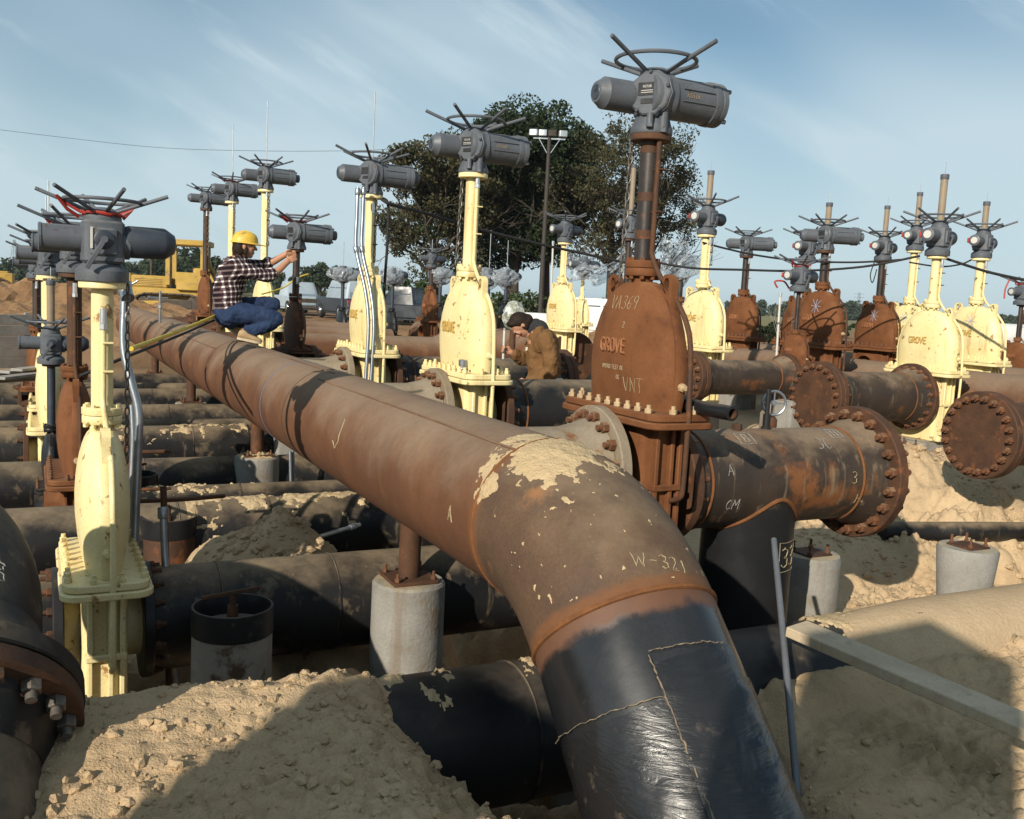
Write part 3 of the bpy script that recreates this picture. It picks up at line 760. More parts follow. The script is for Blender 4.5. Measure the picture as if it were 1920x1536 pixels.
# branch outlets to each valve of the long row
ROW_U = [4.25, 6.5, 8.85, 10.05, 13.5, 16.0, 18.55]
ROW_V = 2.86
for i, u_ in enumerate(ROW_U):
    big = i == 0
    ve = 2.635 if i != 3 else 2.295; kk = 1. if i != 3 else .73
    def br(b, u_=u_):
        pts = lin(W(u_, HV + .12, HZ), W(u_, ve - .275 * kk, HZ), 8) + [W(u_, ve - .215 * kk, HZ), W(u_, ve - .115 * kk, HZ), W(u_, ve - .035, HZ)]
        b.tube(pts, [.215 * kk] * 9 + [.235 * kk, .265 * kk], 40)
    o = part('branch_outlet', None, br, M_flangest if i < 3 else M_rustdk, hdr)
    flange_set(o, W(u_, ve, HZ), V, .325 * kk, .062, 16 if i < 4 else 10, .275 * kk, .030 if i < 4 else .034, mat=M_flangest if i < 3 else M_rustdk)

# chalk marks on the header and elbow
def hdr_surf(a, b_, u0_, ang, k=1):    # a along -u, b_ around
    t = ang + b_ / HR * k
    return W(u0_ - a, HV, HZ) + (V * math.cos(t) + Z * math.sin(t)) * (HR + .001)
mark('chalk_mark', 'J', .16, .0035, lambda a, b_: hdr_surf(a * 1.6, b_, 5.05, R_(165), -1), M_chalk, hdr, .05)
mark('chalk_mark', 'A', .06, .003, lambda a, b_: hdr_surf(a, b_, 3.42, R_(180), -1), M_chalk, hdr, .04)
def elb_surf(a, b_, t0, k0):
    t = t0 + b_ / (RB + HR); M = frame(elbow_pt(t), elbow_dir(t), V)
    ang = k0 + a / HR
    return M @ Vector(((HR + .0055) * math.cos(ang), (HR + .0055) * math.sin(ang), 0))
_best = None
for tt in [ANG * (.5 + .05 * i) for i in range(10)]:
    for k in range(96):
        q = elb_surf(0, 0, tt, k * PI / 48); x_, y_ = proj(q); d_ = abs(x_ - 1232) + abs(y_ - 1055) + (800 if (q - elbow_pt(tt)).dot(Vector((0, 0, EYE)) - q) < 0 else 0)
        if _best is None or d_ < _best[0]: _best = (d_, k * PI / 48, tt)
_k, _tt = _best[1:]
_s = 1 if proj(elb_surf(.05, 0, _tt, _k))[0] > proj(elb_surf(-.05, 0, _tt, _k))[0] else -1
_t = 1 if proj(elb_surf(0, .05, _tt, _k))[1] < proj(elb_surf(0, -.05, _tt, _k))[1] else -1
mark('chalk_mark', 'W-321', .052, .0017, lambda a, b_: elb_surf(_s * a, _t * (b_ - a * .25), _tt, _k), M_chalk, hdr, .03, .1)

# sand dropped on top of the elbow
def sand_on(name, surf, n, m, mask, th, label, seed, cat='sand'):
    """surf(i,j) -> (point, normal); builds a crusty patch where mask > 0"""
    A, B_ = np.meshgrid(np.linspace(0, 1, n), np.linspace(0, 1, m))
    k = mask(A, B_); lump = np.abs(fbm(A * 16, B_ * 16, 4, seed, .6)) * 1.6 + .25
    vs = []; fs = []
    for j in range(m):
        for i in range(n):
            p, nn = surf(A[j, i], B_[j, i]); hgt = th * lump[j, i] * min(1, max(0, k[j, i]) * 7) - (.004 if k[j, i] <= 0 else 0)
            vs.append(p + nn * hgt)
    keep = k > -.03
    for j in range(m - 1):
        for i in range(n - 1):
            if keep[j, i] and keep[j, i + 1] and keep[j + 1, i] and keep[j + 1, i + 1]:
                q = j * n + i; fs.append((q, q + 1, q + n + 1, q + n))
    bb = MB(); bb.add(vs, fs)
    return tag(link(name, bb.mesh(name, 0), M_sandlump), label, cat, None, 'stuff')
def elb_s(a, c):
    t = -.22 + a * 1.0; ang = R_(40) + c * R_(140)
    if t < 0: ctr = E0 + U * (-t * RB); d = -U; q = HR
    else: ctr = elbow_pt(t); d = elbow_dir(t); q = HR + .004
    up = DN * -1
    up = (up - d * up.dot(d)).normalized(); sd = V - d * V.dot(d); sd.normalize()
    nn = sd * math.cos(ang) + up * math.sin(ang)
    return ctr + nn * (q - .001), nn
def elb_mask(A, B_):
    core = .42 - np.sqrt(((A - .30) / .62) ** 2 + ((B_ - .43) / .82) ** 2)
    m = core * .9 + fbm(A * 5, B_ * 5, 6, 60, .66) * .75 - .02
    spots = vnoise(A * 34, B_ * 34, 90) * .8 + fbm(A * 60, B_ * 60, 3, 93, .6) * .5 - .80 + np.clip(.22 - np.abs(A - .6) * .3, 0, .2) * .4
    return np.maximum(m, np.where(A > .4, spots, -1))
sand_on('sand_patch', elb_s, 240, 210, elb_mask, .013, 'crust of pale sand spilt over the crown of the header elbow', 66)

# ------------------------------------------------------------------ buried laterals in the pit
LNAMES = ['black lateral pipe in the foreground, half under the near sand bank',
          'scuffed black lateral pipe behind the open casing can, under the header',
          'black lateral pipe with sand along its crown behind the pyramid of sand',
          'thin dusty lateral pipe passing behind the second concrete pier',
          'black lateral pipe caked with pale mud beyond the thin lateral',
          'dark lateral pipe just behind the third concrete pier',
          'far dark lateral pipe near the grey timber formwork',
          'farthest dark lateral pipe before the spoil heap',
          'black lateral pipe squeezed between the thin lateral and the mud-caked one',
          'slim dark lateral pipe just beyond the mud-caked one',
          'slim dark lateral pipe just short of the farthest one']
for i, (u_, r, z_) in enumerate(LAT):
    v0, v1 = (-2.6, 6.6) if i == 0 else ((.42, 2.75) if i == 3 else (-6.5, 2.95))
    o = empty('lateral_pipe', (0, 0, 0)); tag(o, LNAMES[i], 'pipe', 'laterals lying in the pit')
    if i == 0:
        part('pipe_run', None, lambda b: run(b, lin(W(u_, v0, z_), W(u_, 3.62, z_), 36), r, 56), M_blackcl, o)
        part('sand_coated_run', None, lambda b: b.tube(lin(W(u_ - .02, 3.38, z_), W(u_ - .06, 3.9, z_ + .02), 8) + lin(W(u_ - .06, 4.0, z_ + .02), W(u_ - .06, v1 + 2, z_ + .03), 30), [.262, .275, .284, .290, .296, .300, .305, .31] + [.31] * 30, 64), M_sandpipe, o)
    else:
        vl = {1: .30, 4: .14, 5: .14, 6: .05}.get(i)
        st = vl + .21 if vl is not None else v0
        pts = lin(W(u_, st, z_), W(u_, v1, z_), 24) + [W(u_, v1, z_) + V * .55 * math.sin(t) - Z * .55 * (1 - math.cos(t)) for t in [R_(8 * k) for k in range(1, 8)]]
        part('pipe_run', None, lambda b: run(b, pts, r, 48), M_black, o)
        if vl is not None:
            part('pipe_run', None, lambda b: run(b, lin(W(u_, v0, z_), W(u_, vl - .21, z_), 14), r, 48), M_black, o)
            for d_ in (-1, 1): flange_set(o, W(u_, vl + d_ * .20, z_), V * -d_, .29, .05, 16 if i == 1 else 10, .265, .022, mat=M_blackcl if i == 1 else M_rustdk, bmat=M_rustdk)
    for vv in ((.85, 1.45) if i else (1.7,)):
        part('weld_seam', None, lambda b: ring_tube(b, W(u_, vv, z_), V, r, .006, 40, 6), M_black, o)
# mud caked on the crown of three of them
for u_, r, z_, v0, v1, seed, lb in ((6.6, .25, -.10, .9, 2.3, 5, 'ridge of tan sand lying along the third lateral pipe'),
                                    (7.6, .15, -.10, .6, 1.6, 8, 'patches of dried mud on the thin lateral pipe'),
                                    (10.2, .25, -.10, .6, 2.0, 12, 'dried pale mud smeared over the mud-caked lateral'),
                                    (3.25, .27, -.11, .9, 1.8, 19, 'torn edge of sand clinging to the foreground black pipe'),
                                    (3.25, .27, -.11, 2.9, 3.75, 27, 'sand spilling over the black lateral beneath the plank')):
    def lat_s(a, c, u_=u_, r=r, z_=z_, v0=v0, v1=v1):
        t = R_(20 + 150 * c); nn = -U * math.cos(t) + Z * math.sin(t)
        return W(u_, v0 + (v1 - v0) * a, z_) + nn * (r - .002), nn
    sand_on('mud_crust', lat_s, 130, 60, (lambda A, B_, s_=seed: .2 - np.abs(B_ - .55) * .62 + fbm(A * 9, B_ * 4, 5, s_, .68) * 1.3 - .1 - np.where(s_ == 19, A * .3 - .1, 0) + np.where(s_ == 27, A * .9 - .42, 0)), .030, lb, seed)

# ------------------------------------------------------------------ supports under the header
def support(u_, label, zt=.1):
    p = W(u_, HV, 0); g = gz(p.x, p.y)
    o = empty('pipe_support', (p.x, p.y, g - .1), GRID_RZ); tag(o, label, 'pipe support', 'pipe supports under the header')
    h = zt - g + .1
    def pier(b):
        b.lathe([(.195, -.35), (.196, h * .3), (.194, h - .014), (.182, h)], 44)
    part('concrete_pier', None, pier, M_conc, o)
    pl = part('base_plate', None, lambda b: b.plate(.25, .25, h + .001, h + .02, .01, .003), M_rustdk, o)
    for sx in (-1, 1):
        for sy in (-1, 1):
            part('anchor_bolt', 'anchb', lambda b: (b.hexa(.016, 0, .02), b.cyl(.008, .02, .045, 8)), M_boltr, pl, Matrix.Translation((sx * .1, sy * .1, h + .02)))
    part('post', None, lambda b: b.cyl(.058, h + .02, h + (HZ - HR - zt) + .02, 24), M_rustdk, o)
    part('saddle', None, lambda b: b.plate(.2, .13, h + HZ - HR - zt - .015, h + HZ - HR - zt + .012, .01, .003), M_rustdk, o)
support(4.68, 'concrete pier and dark steel post holding the header nearest the elbow', .09)
support(8.58, 'concrete pier with dirt on its top, second along the header')
support(12.6, 'concrete pier under the header, third and farthest along')
support(16.6, 'farthest short post and pier under the header', .1)
def mound(c, r, h, seed, label):
    n = 44; A, B_ = np.meshgrid(np.linspace(-1, 1, n), np.linspace(-1, 1, n)); rr = np.sqrt(A ** 2 + B_ ** 2)
    z = h * np.clip(1 - rr ** 2, 0, 1) * (.6 + 1.4 * np.abs(fbm(A * 4, B_ * 4, 4, seed, .6)) * 1.5) - .01
    vs = np.stack([c[0] + A * r, c[1] + B_ * r, c[2] + z], -1).reshape(-1, 3).tolist()
    fs = [(j * n + i, j * n + i + 1, (j + 1) * n + i + 1, (j + 1) * n + i) for j in range(n - 1) for i in range(n - 1) if rr[j, i] < 1.0 and rr[j + 1, i + 1] < 1.0 and rr[j, i + 1] < 1. and rr[j + 1, i] < 1.]
    bb = MB(); bb.add(vs, fs); tag(link('sand_pile', bb.mesh('sand_pile', 0), M_sandlump), label, 'sand', None, 'stuff')
p = W(8.58, HV, .1); mound((p.x, p.y, p.z), .19, .055, 3, 'dirt left on the top of the second concrete pier')
# free piers on the right bank
def free_pier(u_, v_, zt, rt, rb_, label, blk=False):
    p = W(u_, v_, 0); g = gz(p.x, p.y)
    o = empty('concrete_pier', (p.x, p.y, g), GRID_RZ); tag(o, label, 'pier', 'bare concrete piers on the right bank')
    h = zt - g
    part('shaft', None, lambda b: b.lathe([(rb_, -.5), (rb_ + (rt - rb_) * .4, h * .2), (rt, h - .02), (rt - .012, h)], 44), M_conc, o)
    part('top_plate', None, lambda b: b.plate(.2, .2, h + .001, h + .012, .01, .002), M_rustdk, o)
    for sx in (-1, 1):
        for sy in (-1, 1):
            part('anchor_bolt', 'anchb2', lambda b: (b.hexa(.016, 0, .018), b.cyl(.009, .018, .06, 8)), M_boltr, o, Matrix.Translation((sx * .075, sy * .075, h + .012)))
free_pier(4.6, 4.55, .05, .2, .2, 'straight concrete pier with anchor bolts beside the black riser')
free_pier(4.33, 5.72, .08, .2, .135, 'tapering concrete pier standing alone on the right sand bank')
free_pier(7.0, 8.1, .30, .2, .19, 'low concrete pier under the yellow-valve spool on the right')

# ------------------------------------------------------------------ open casing cans in the pit
def can(u_, v_, zt, r, label, turn, wh=True):
    p = W(u_, v_, 0); g = gz(p.x, p.y)
    o = empty('casing_can', (p.x, p.y, g), GRID_RZ + turn); tag(o, label, 'casing can', 'open steel casing cans in the pit')
    h = zt - g
    n = 44
    part('barrel', None, lambda b: b.lathe([(r, -.25), (r, h - .1), (r - .012, h - .1), (r - .012, -.25)], n, None, False, False), M_canw if wh else M_rustdk, o)
    part('rim', None, lambda b: b.lathe([(r - .010, h - .14), (r + .004, h - .125), (r + .004, h - .003), (r + .001, h), (r - .008, h), (r - .010, h - .003), (r - .0105, h - .139)], n, None, False, False), M_blackcl, o)
    k = part('valve_key', None, lambda b: (b.cyl(.016, -.3, h + .05, 10), b.cyl(.026, h - .1, h + .0, 10)), M_rustdk, o)
    part('handle_bar', None, lambda b: b.bar((-.15, 0, h + .02), (.13, 0, h + .095), .018, .018), M_rustdk, k)
M_canw = weathered('flaking_white_primer', (.36, .32, .27), (.28, .235, .185), 4, .85, bump=.35, c3=(.10, .065, .04), spot=(5, .55, .66), streak=((.17, .10, .06), 8, .56, .7), spec=.2)
can(4.5, .84, .10, .185, 'open casing can with whitish flaking barrel in front of the second lateral', 1.0)
can(6.42, .78, .10, .172, 'darker open casing can just right of the nearest yellow valve plate', -.2, False)
can(7.75, .70, .13, .16, 'small dark casing can end beside the thin lateral', .5, False)

M_boltz = weathered('zinc_nut', (.17, .15, .125), (.10, .085, .07), 20, .5, metal=.4, bump=.2, c3=(.16, .07, .03), spot=(10, .5, .65))
# ------------------------------------------------------------------ flanged leg at the left edge
def adopt(o, parent):
    o.parent = parent; o.matrix_parent_inverse = parent.matrix_basis.inverted(); return o
FC = W(3.2, -.30, .285); FA = R_(35); FD = -U * math.cos(FA) - Z * math.sin(FA); FR = .325
rz_ = empty('descending_pipe'); tag(rz_, 'dusty black pipe at the left edge descending through a bolted flange', 'pipe')
part('lower_pipe', None, lambda b: run(b, lin(FC + FD * .09, FC + FD * 1.7, 16), FR - .004, 64), M_black, rz_)
P0_ = FC - FD * .36
pts = lin(FC - FD * .05, P0_, 8) + [P0_ + .38 * (-FD * math.sin(t) - V * (1 - math.cos(t))) for t in [R_(6 * k) for k in range(1, 16)]]
pe = Vector(pts[-1]); pts += [pe - V * .03 * k for k in range(1, 3)]
part('upper_pipe', None, lambda b: run(b, pts, FR, 64), M_black, rz_)
part('weld_neck', None, lambda b: b.lathe([(FR + .07, .03), (FR + .06, .06), (FR + .018, .13), (FR + .001, .21)], 64, frame(FC, -FD), False, False), M_black, rz_)
part('weld_neck', None, lambda b: b.lathe([(FR + .05, .10), (FR + .04, .12), (FR - .002, .24)], 64, frame(FC, FD), False, False), M_black, rz_)
f1 = part('flange', None, lambda b: b.lathe([(FR + .112, -.035), (FR + .118, -.03), (FR + .118, .028), (FR + .112, .034)], 72, frame(FC, FD)), M_black, rz_)
f2 = part('flange', None, lambda b: b.lathe([(FR + .105, .038), (FR + .113, .043), (FR + .113, .095), (FR + .106, .10)], 72, frame(FC, FD)), M_rustdk, rz_)
MF = frame(FC, FD)
for i in range(20):
    a = 2 * PI * (i + .3) / 20
    part('bolt', 'legbolt', lambda b: (b.hexa(.031, 0, .036), b.cyl(.017, .03, .062, 10)), M_boltz, f2, MF @ Matrix.Translation(((FR + .062) * math.cos(a), (FR + .062) * math.sin(a), .10)))
def leg_s(a, b_):
    t = R_(180) ; M_ = frame(FC - FD * .32, -FD, V); q = R_(-52) + a / FR
    return M_ @ Vector(((FR + .001) * math.cos(q), (FR + .001) * math.sin(q), b_))
adopt(mark('chalk_mark', '3', .085, .0022, leg_s, M_chalkw, None, .05), rz_)

def ground_hit(px, py):
    d = ray(px, py); o_ = Vector((0, 0, EYE)); t = np.arange(2., 16., .01)
    zr = o_.z + d.z * t; zg = ground_z(d.x * t, d.y * t); k = int(np.argmax(zr < zg)); return o_ + d * float(t[k])

# ------------------------------------------------------------------ slab gate valves (local: +Y flow, +X towards the camera end of the row, z = 0 on the bonnet plate)
BH = .645
_za = [0, .06, .2, .35, .5, .62, .72, .8, .87, .92, .96, 1.0]
_xa = [.97, .985, 1., 1., .965, .90, .825, .745, .655, .56, .45, .27]
_ya = [.72, .78, .91, .985, 1., .965, .905, .83, .74, .655, .56, .42]
HW, HT = .395, .122
def bon_a(z): return HW * float(np.interp(z / BH, _za, _xa))
def bon_b(z): return HT * float(np.interp(z / BH, _za, _ya))
def bon_y(x, z):     # front (-Y) face of the bonnet
    a, b = bon_a(z), bon_b(z); t = min(.995, abs(x) / a)
    return -b * (1 - t ** 2.6) ** (1 / 2.2)
def bonnet_mesh(b):
    n = 56; rings = []
    zz = np.interp(np.linspace(0, 11, 34), range(12), _za) * BH
    for z in zz:
        a_, b_ = bon_a(z), bon_b(z); r = []
        for j in range(n):
            t = 2 * PI * j / n; c, s_ = math.cos(t), math.sin(t)
            r.append((a_ * math.copysign(abs(c) ** (2 / 2.6), c), b_ * math.copysign(abs(s_) ** (2 / 2.2), s_), z))
        rings.append(r)
    b.rings(rings)
def rim_mesh(b):
    n = 40; w = .033; o = []
    for sgn_ in (1, -1):
        rings = []
        for i in range(26):
            z = BH * .97 * i / 25 + .002; x = sgn_ * (bon_a(z) + .010); xi = sgn_ * (bon_a(z) - .06)
            k = w * (.75 + .25 * math.sin(PI * min(1, i / 20)))
            rings.append([(x - sgn_ * .004, -k, z), (x, -k + .006, z), (x, k - .006, z), (x - sgn_ * .004, k, z), (xi, k, z), (xi, -k, z)])
        b.rings(rings)
def lug_mesh(b):
    out = []; inn = []; n = 22
    for i in range(n):
        a = PI * i / (n - 1)
        out.append((.043 * math.cos(a), .105 + .043 * math.sin(a)))
    out = [(.055, 0.)] + out + [(-.043, 0.)]
    m = len(out)
    inn = [(.021 * math.cos(2 * PI * i / m - .3), .098 + .034 * math.sin(2 * PI * i / m - .3)) for i in range(m)]
    t = .017; vs = [(x, -t, z) for x, z in out] + [(x, t, z) for x, z in out] + [(x, -t, z) for x, z in inn] + [(x, t, z) for x, z in inn]
    fs = []
    for i in range(m):
        j = (i + 1) % m
        fs += [(i, j, m + j, m + i), (2 * m + j, 2 * m + i, 3 * m + i, 3 * m + j), (i, 2 * m + i, 2 * m + j, j), (m + j, 3 * m + j, 3 * m + i, m + i)]
    b.add(vs, fs)
PL, PS = .95, .40
def body_mesh(b):
    b.plate(.52, .205, -.80, -.072, .04, .01, 4)
    b.plate(.64, .15, -.80, -.074, .03, .01, 3)
    for sx in (-1, 1):
        for y in (-.07, .02, .07): b.box((sx * .325, y, -.40), (.05, .024, .64), .005)
        b.box((sx * .328, 0, -.385), (.06, .18, .03), .004); b.box((sx * .328, 0, -.66), (.06, .18, .03), .004)
    for sy in (-1, 1):
        b.lathe([(.18, .08), (.17, .12), (.17, .205)], 40, frame((0, 0, -.33), (0, sy, 0)), False, False)
def nut_mesh(b): b.hexa(.019, 0, .024); b.cyl(.0115, .024, .042, 10)
NUTS = [(-.375 + .75 * i / 8, sy * .163) for i in range(9) for sy in (-1, 1)] + [(sx * .437, y) for sx in (-1, 1) for y in (-.06, .06)]
def nuts_joined(b):
    for x, y in NUTS: nutat(b, x, y)
def nutat(b, x, y):
    M = Matrix.Translation((x, y, 0)); b.hexa(.021, 0, .026, M); b.cyl(.0125, .026, .045, 8, M)
def neck_fl(b):
    b.lathe([(.052, BH - .03), (.058, BH + .005), (.055, BH + .03)], 28, None, False, False)
    b.lathe([(.088, BH + .03), (.091, BH + .034), (.091, BH + .066), (.088, BH + .070)], 32)
    b.lathe([(.091, BH + .073), (.093, BH + .077), (.093, BH + .106), (.088, BH + .11)], 32)
    for i in range(8):
        M = Matrix.Translation((.076 * math.cos(i * PI / 4 + .2), .076 * math.sin(i * PI / 4 + .2), 0))
        b.hexa(.013, BH + .108, BH + .124, M); b.hexa(.013, BH + .012, BH + .03, M)
NECK = BH + .11
def wheel_mesh(nb, rot, Rw=.205, Rt=.36, rise=.115):  # hub, ring and hammer bars
    def f(b):
        b.lathe([(.07, 0), (.078, .01), (.078, .045), (.06, .06), (.035, .065)], 24)
        for i in range(nb):
            a = rot + 2 * PI * i / nb; c, s_ = math.cos(a), math.sin(a)
            b.tube([(c * .06, s_ * .06, .035), (c * Rt, s_ * Rt, .035 + rise)], .0115, 10)
        zr = .035 + rise * (Rw - .06) / (Rt - .06) + .012
        b.tube([(Rw * math.cos(2 * PI * i / 44), Rw * math.sin(2 * PI * i / 44), zr) for i in range(44)], .0105, 8, closed=True)
    return f
# actuator type A: side cover with nameplate, ribbed motor to +Y, capped cylinder to -Y
YM = lambda x, z, d=1: frame((x, 0, z), (0, d, 0))
def actA(t, M0, lod, wheel, extra=True, mat=None, label_txt=True, spin=0.):
    g = mat or M_grey
    a = part('actuator_case', 'A_case', lambda b: (
        b.lathe([(.106, 0), (.108, .006), (.108, .03), (.098, .05), (.088, .085), (.088, .12)], 32),
        b.lathe([(.095, .09), (.104, .12), (.104, .235), (.09, .262), (.076, .275)], 28),
        b.lathe([(.11, -.07), (.116, -.06), (.116, .05), (.105, .07)], 36, YM(.03, .19)),
        b.lathe([(.07, .25), (.074, .27), (.066, .29)], 24)), g, t, M0)
    part('motor', 'A_motor', lambda b: (
        b.lathe([(.108, .03), (.118, .032), (.118, .055), (.108, .058), (.106, .07), (.106, .30), (.112, .302), (.114, .33), (.11, .345), (.112, .347), (.112, .375), (.09, .388)], 40, YM(.03, .19)),
        [b.lathe([(.012, .37), (.012, .395)], 8, frame((.03 + .105 * math.cos(q), 0, .19 + .105 * math.sin(q)), (0, 1, 0))) for q in (.6, 2.2, 3.8, 5.3)],
        b.bar((.136, .09, .225), (.136, .29, .225), .007, .005), b.bar((.136, .09, .165), (.136, .29, .165), .007, .005)), g, a)
    if extra:
        part('end_cap', 'A_end', lambda b: b.lathe([(.052, .385), (.054, .39), (.054, .44), (.046, .448)], 24, YM(.03, .185)), g, a)
    part('switch_housing', 'A_sw', lambda b: b.lathe([(.080, .05), (.080, .27), (.074, .276), (.052, .312), (.045, .314)], 32, YM(-.055, .185, -1)), g, a)
    part('housing_plug', 'A_swc', lambda b: (b.lathe([(.014, .312), (.014, .322)], 8, YM(-.05, .20, -1)), b.lathe([(.04, .3135), (.036, .318), (.03, .318)], 24, YM(-.055, .185, -1))), M_greyd, a)
    MC = Matrix.Translation((.075, -.075, .19)) @ Matrix.Rotation(R_(33), 4, 'Z') @ Matrix.Rotation(PI / 2, 4, 'X')
    cv = part('terminal_cover', 'A_cov', lambda b: (b.lathe([(.112, -.06), (.118, -.054), (.118, -.012), (.114, -.01), (.112, 0), (.104, .006)], 10),), g, a, MC)
    part('nameplate', 'A_np', lambda b: b.plate(.10, .064, .0062, .009, .004, .001, 2, Matrix.Translation((-.012, .02, 0))), M_plate, cv)
    part('nameplate', 'A_np2', lambda b: b.plate(.08, .026, .0062, .009, .004, .001, 2, Matrix.Translation((-.005, -.04, 0))), M_plate, cv)
    if lod > 1:
        for i in range(5):
            q = 2 * PI * i / 5 + .3
            part('cover_screw', 'A_scr', lambda b: b.hexa(.010, 0, .012), M_greyd, cv, Matrix.Translation((.103 * math.cos(q), .103 * math.sin(q), .004)))
        part('panel_lettering', None, lambda b: [b.tube([(.136 + .0015, .155 + x_, .195 + z_) for x_, z_ in s_], .0017, 4) for s_ in strokes('ROTOR', .022)], M_flangest, a)
        part('nameplate_lettering', None, lambda b: [b.tube([(x_ - .012, z_ + .032, .0095) for x_, z_ in s_], .0011, 4) for s_ in strokes('ROTOR', .012)] + [b.bar((-.045, .012 - .01 * k, .0095), (.02, .012 - .01 * k, .0095), .001, .003) for k in range(2)], M_dial, cv)
    part('cable_gland', 'A_gl', lambda b: (b.lathe([(.022, .02), (.024, .05), (.024, .11), (.03, .14)], 16, frame((.10, -.0, .0), (0, 0, 1))), b.cyl(.017, .035, .09, 12, Matrix.Translation((.09, -.075, 0))), b.hexa(.02, .02, .04, Matrix.Translation((.09, -.075, 0))), b.hexa(.024, .0, .025, Matrix.Translation((.10, 0, 0)))), g, a)
    if wheel: part('handwheel', ('wh', wheel[0], wheel[1]), wheel_mesh(wheel[0], wheel[1] + spin), M_grey, a, Matrix.Translation((0, 0, .268)))
    return a
# actuator type B: square gear case, slim motor to +Y, cylinder with dial to -Y, crank lever on +X
def actB(t, M0, lod, wheel, dial=False, redtag=False, spin=0., cone=True):
    g = M_grey
    a = part('actuator_case', 'B_case', lambda b: (
        b.lathe([(.118, 0), (.120, .006), (.120, .05), (.112, .06), (.085, .085), (.08, .10)], 36),
        b.plate(.20, .19, .085, .285, .045, .012, 2), b.plate(.23, .13, .12, .25, .03, .01, 2),
        b.lathe([(.08, .28), (.086, .285), (.086, .30), (.075, .31), (.07, .33)], 28),
        b.lathe([(.075, .085), (.075, .12)], 28, YM(0, .185))), g, t, M0)
    part('motor', 'B_motor', lambda b: b.lathe([(.068, .08), (.072, .10), (.076, .115), (.076, .275), (.072, .285), (.045, .325), (.03, .33)], 32, YM(0, .195)), M_greyd, a)
    part('switch_housing', 'B_sw', lambda b: b.lathe([(.062, .09), (.062, .26), (.066, .262), (.066, .272), (.060, .276)], 32, YM(0, .195, -1)), g, a)
    if dial:
        part('dial', 'B_dial', lambda b: b.lathe([(.040, .2765), (.038, .279)], 28, YM(0, .195, -1)), M_dial, a)
        if redtag: part('red_tag', 'B_rt', lambda b: b.box((-.068, -.262, .195), (.022, .05, .06), .006), M_redtape, a)
    lv = part('crank_disc', 'B_disc', lambda b: b.lathe([(.044, .114), (.044, .122), (.036, .126)], 24, frame((0, 0, .195), (1, 0, 0))), M_greyd, a)
    part('crank_lever', 'B_lev', lambda b: (b.lathe([(.016, .12), (.016, .15)], 14, frame((0, 0, .195), (1, 0, 0))), b.bar((.142, .005, .20), (.145, -.075, .06), .012, .022)), g, lv)
    if lod > 1:
        part('sight_window', None, lambda b: b.box((.116, -.052, .20), (.006, .012, .10), .002), M_dial, a)
    if wheel: part('handwheel', ('wh', wheel[0], wheel[1]), wheel_mesh(wheel[0], wheel[1] + spin), M_grey, a, Matrix.Translation((0, 0, .295)) @ Matrix.Scale(wheel[2] if len(wheel) > 2 else 1., 4))
    return a
def chain_mesh(L, dx):
    def f(b):
        n = int(L / .045)
        for i in range(n):
            z = -L * i / n; x = dx * i / n
            M = Matrix.Translation((x, 0, z)) @ Matrix.Rotation((i % 2) * PI / 2 + .4, 4, 'Z') @ Matrix.Rotation(PI / 2, 4, 'X')
            b.tube([M @ Vector((.011 * math.cos(q), .028 * math.sin(q), 0)) for q in [2 * PI * k / 8 for k in range(8)]], .0045, 5, closed=True)
    return f
def wrap_blob(parent, M, s, seed):
    """loose clear plastic tied over an actuator"""
    b = MB(); n, m = 40, 26; rings = []
    r = np.random.RandomState(seed); o = r.uniform(0, 50, 2)
    TT, AA = np.meshgrid((np.arange(m + 1) + .02) / (m + .04) * PI, np.arange(n) / n * 2 * PI, indexing='ij')
    sx_, sy_, sz_ = np.sin(TT) * np.cos(AA), np.sin(TT) * np.sin(AA), np.cos(TT)
    q_ = 1 + .8 * fbm(sx_ * 2.1 + sz_ * 1.3 + o[0], sy_ * 2.1 - sz_ * .9 + o[1], 3, seed) - .22 * np.abs(fbm(sx_ * 4 + sz_ * 3 + o[1], sy_ * 5 + o[0], 3, seed + 4))
    for k in range(m + 1):
        ring = []
        for j in range(n):
            x, y, z = .19 * sx_[k, j] * q_[k, j], .40 * sy_[k, j] * q_[k, j], .23 * sz_[k, j] * q_[k, j]
            if z < -.08: f_ = max(.3, 1 + (z + .08) * 3.2); x *= f_; y *= f_ * .9; z *= 1.35
            ring.append((x * s, y * s, (z + .2) * s))
        rings.append(ring)
    b.rings(rings)
    return link('plastic_wrap', b.mesh('plastic_wrap', 9), M_plastic, parent, M)

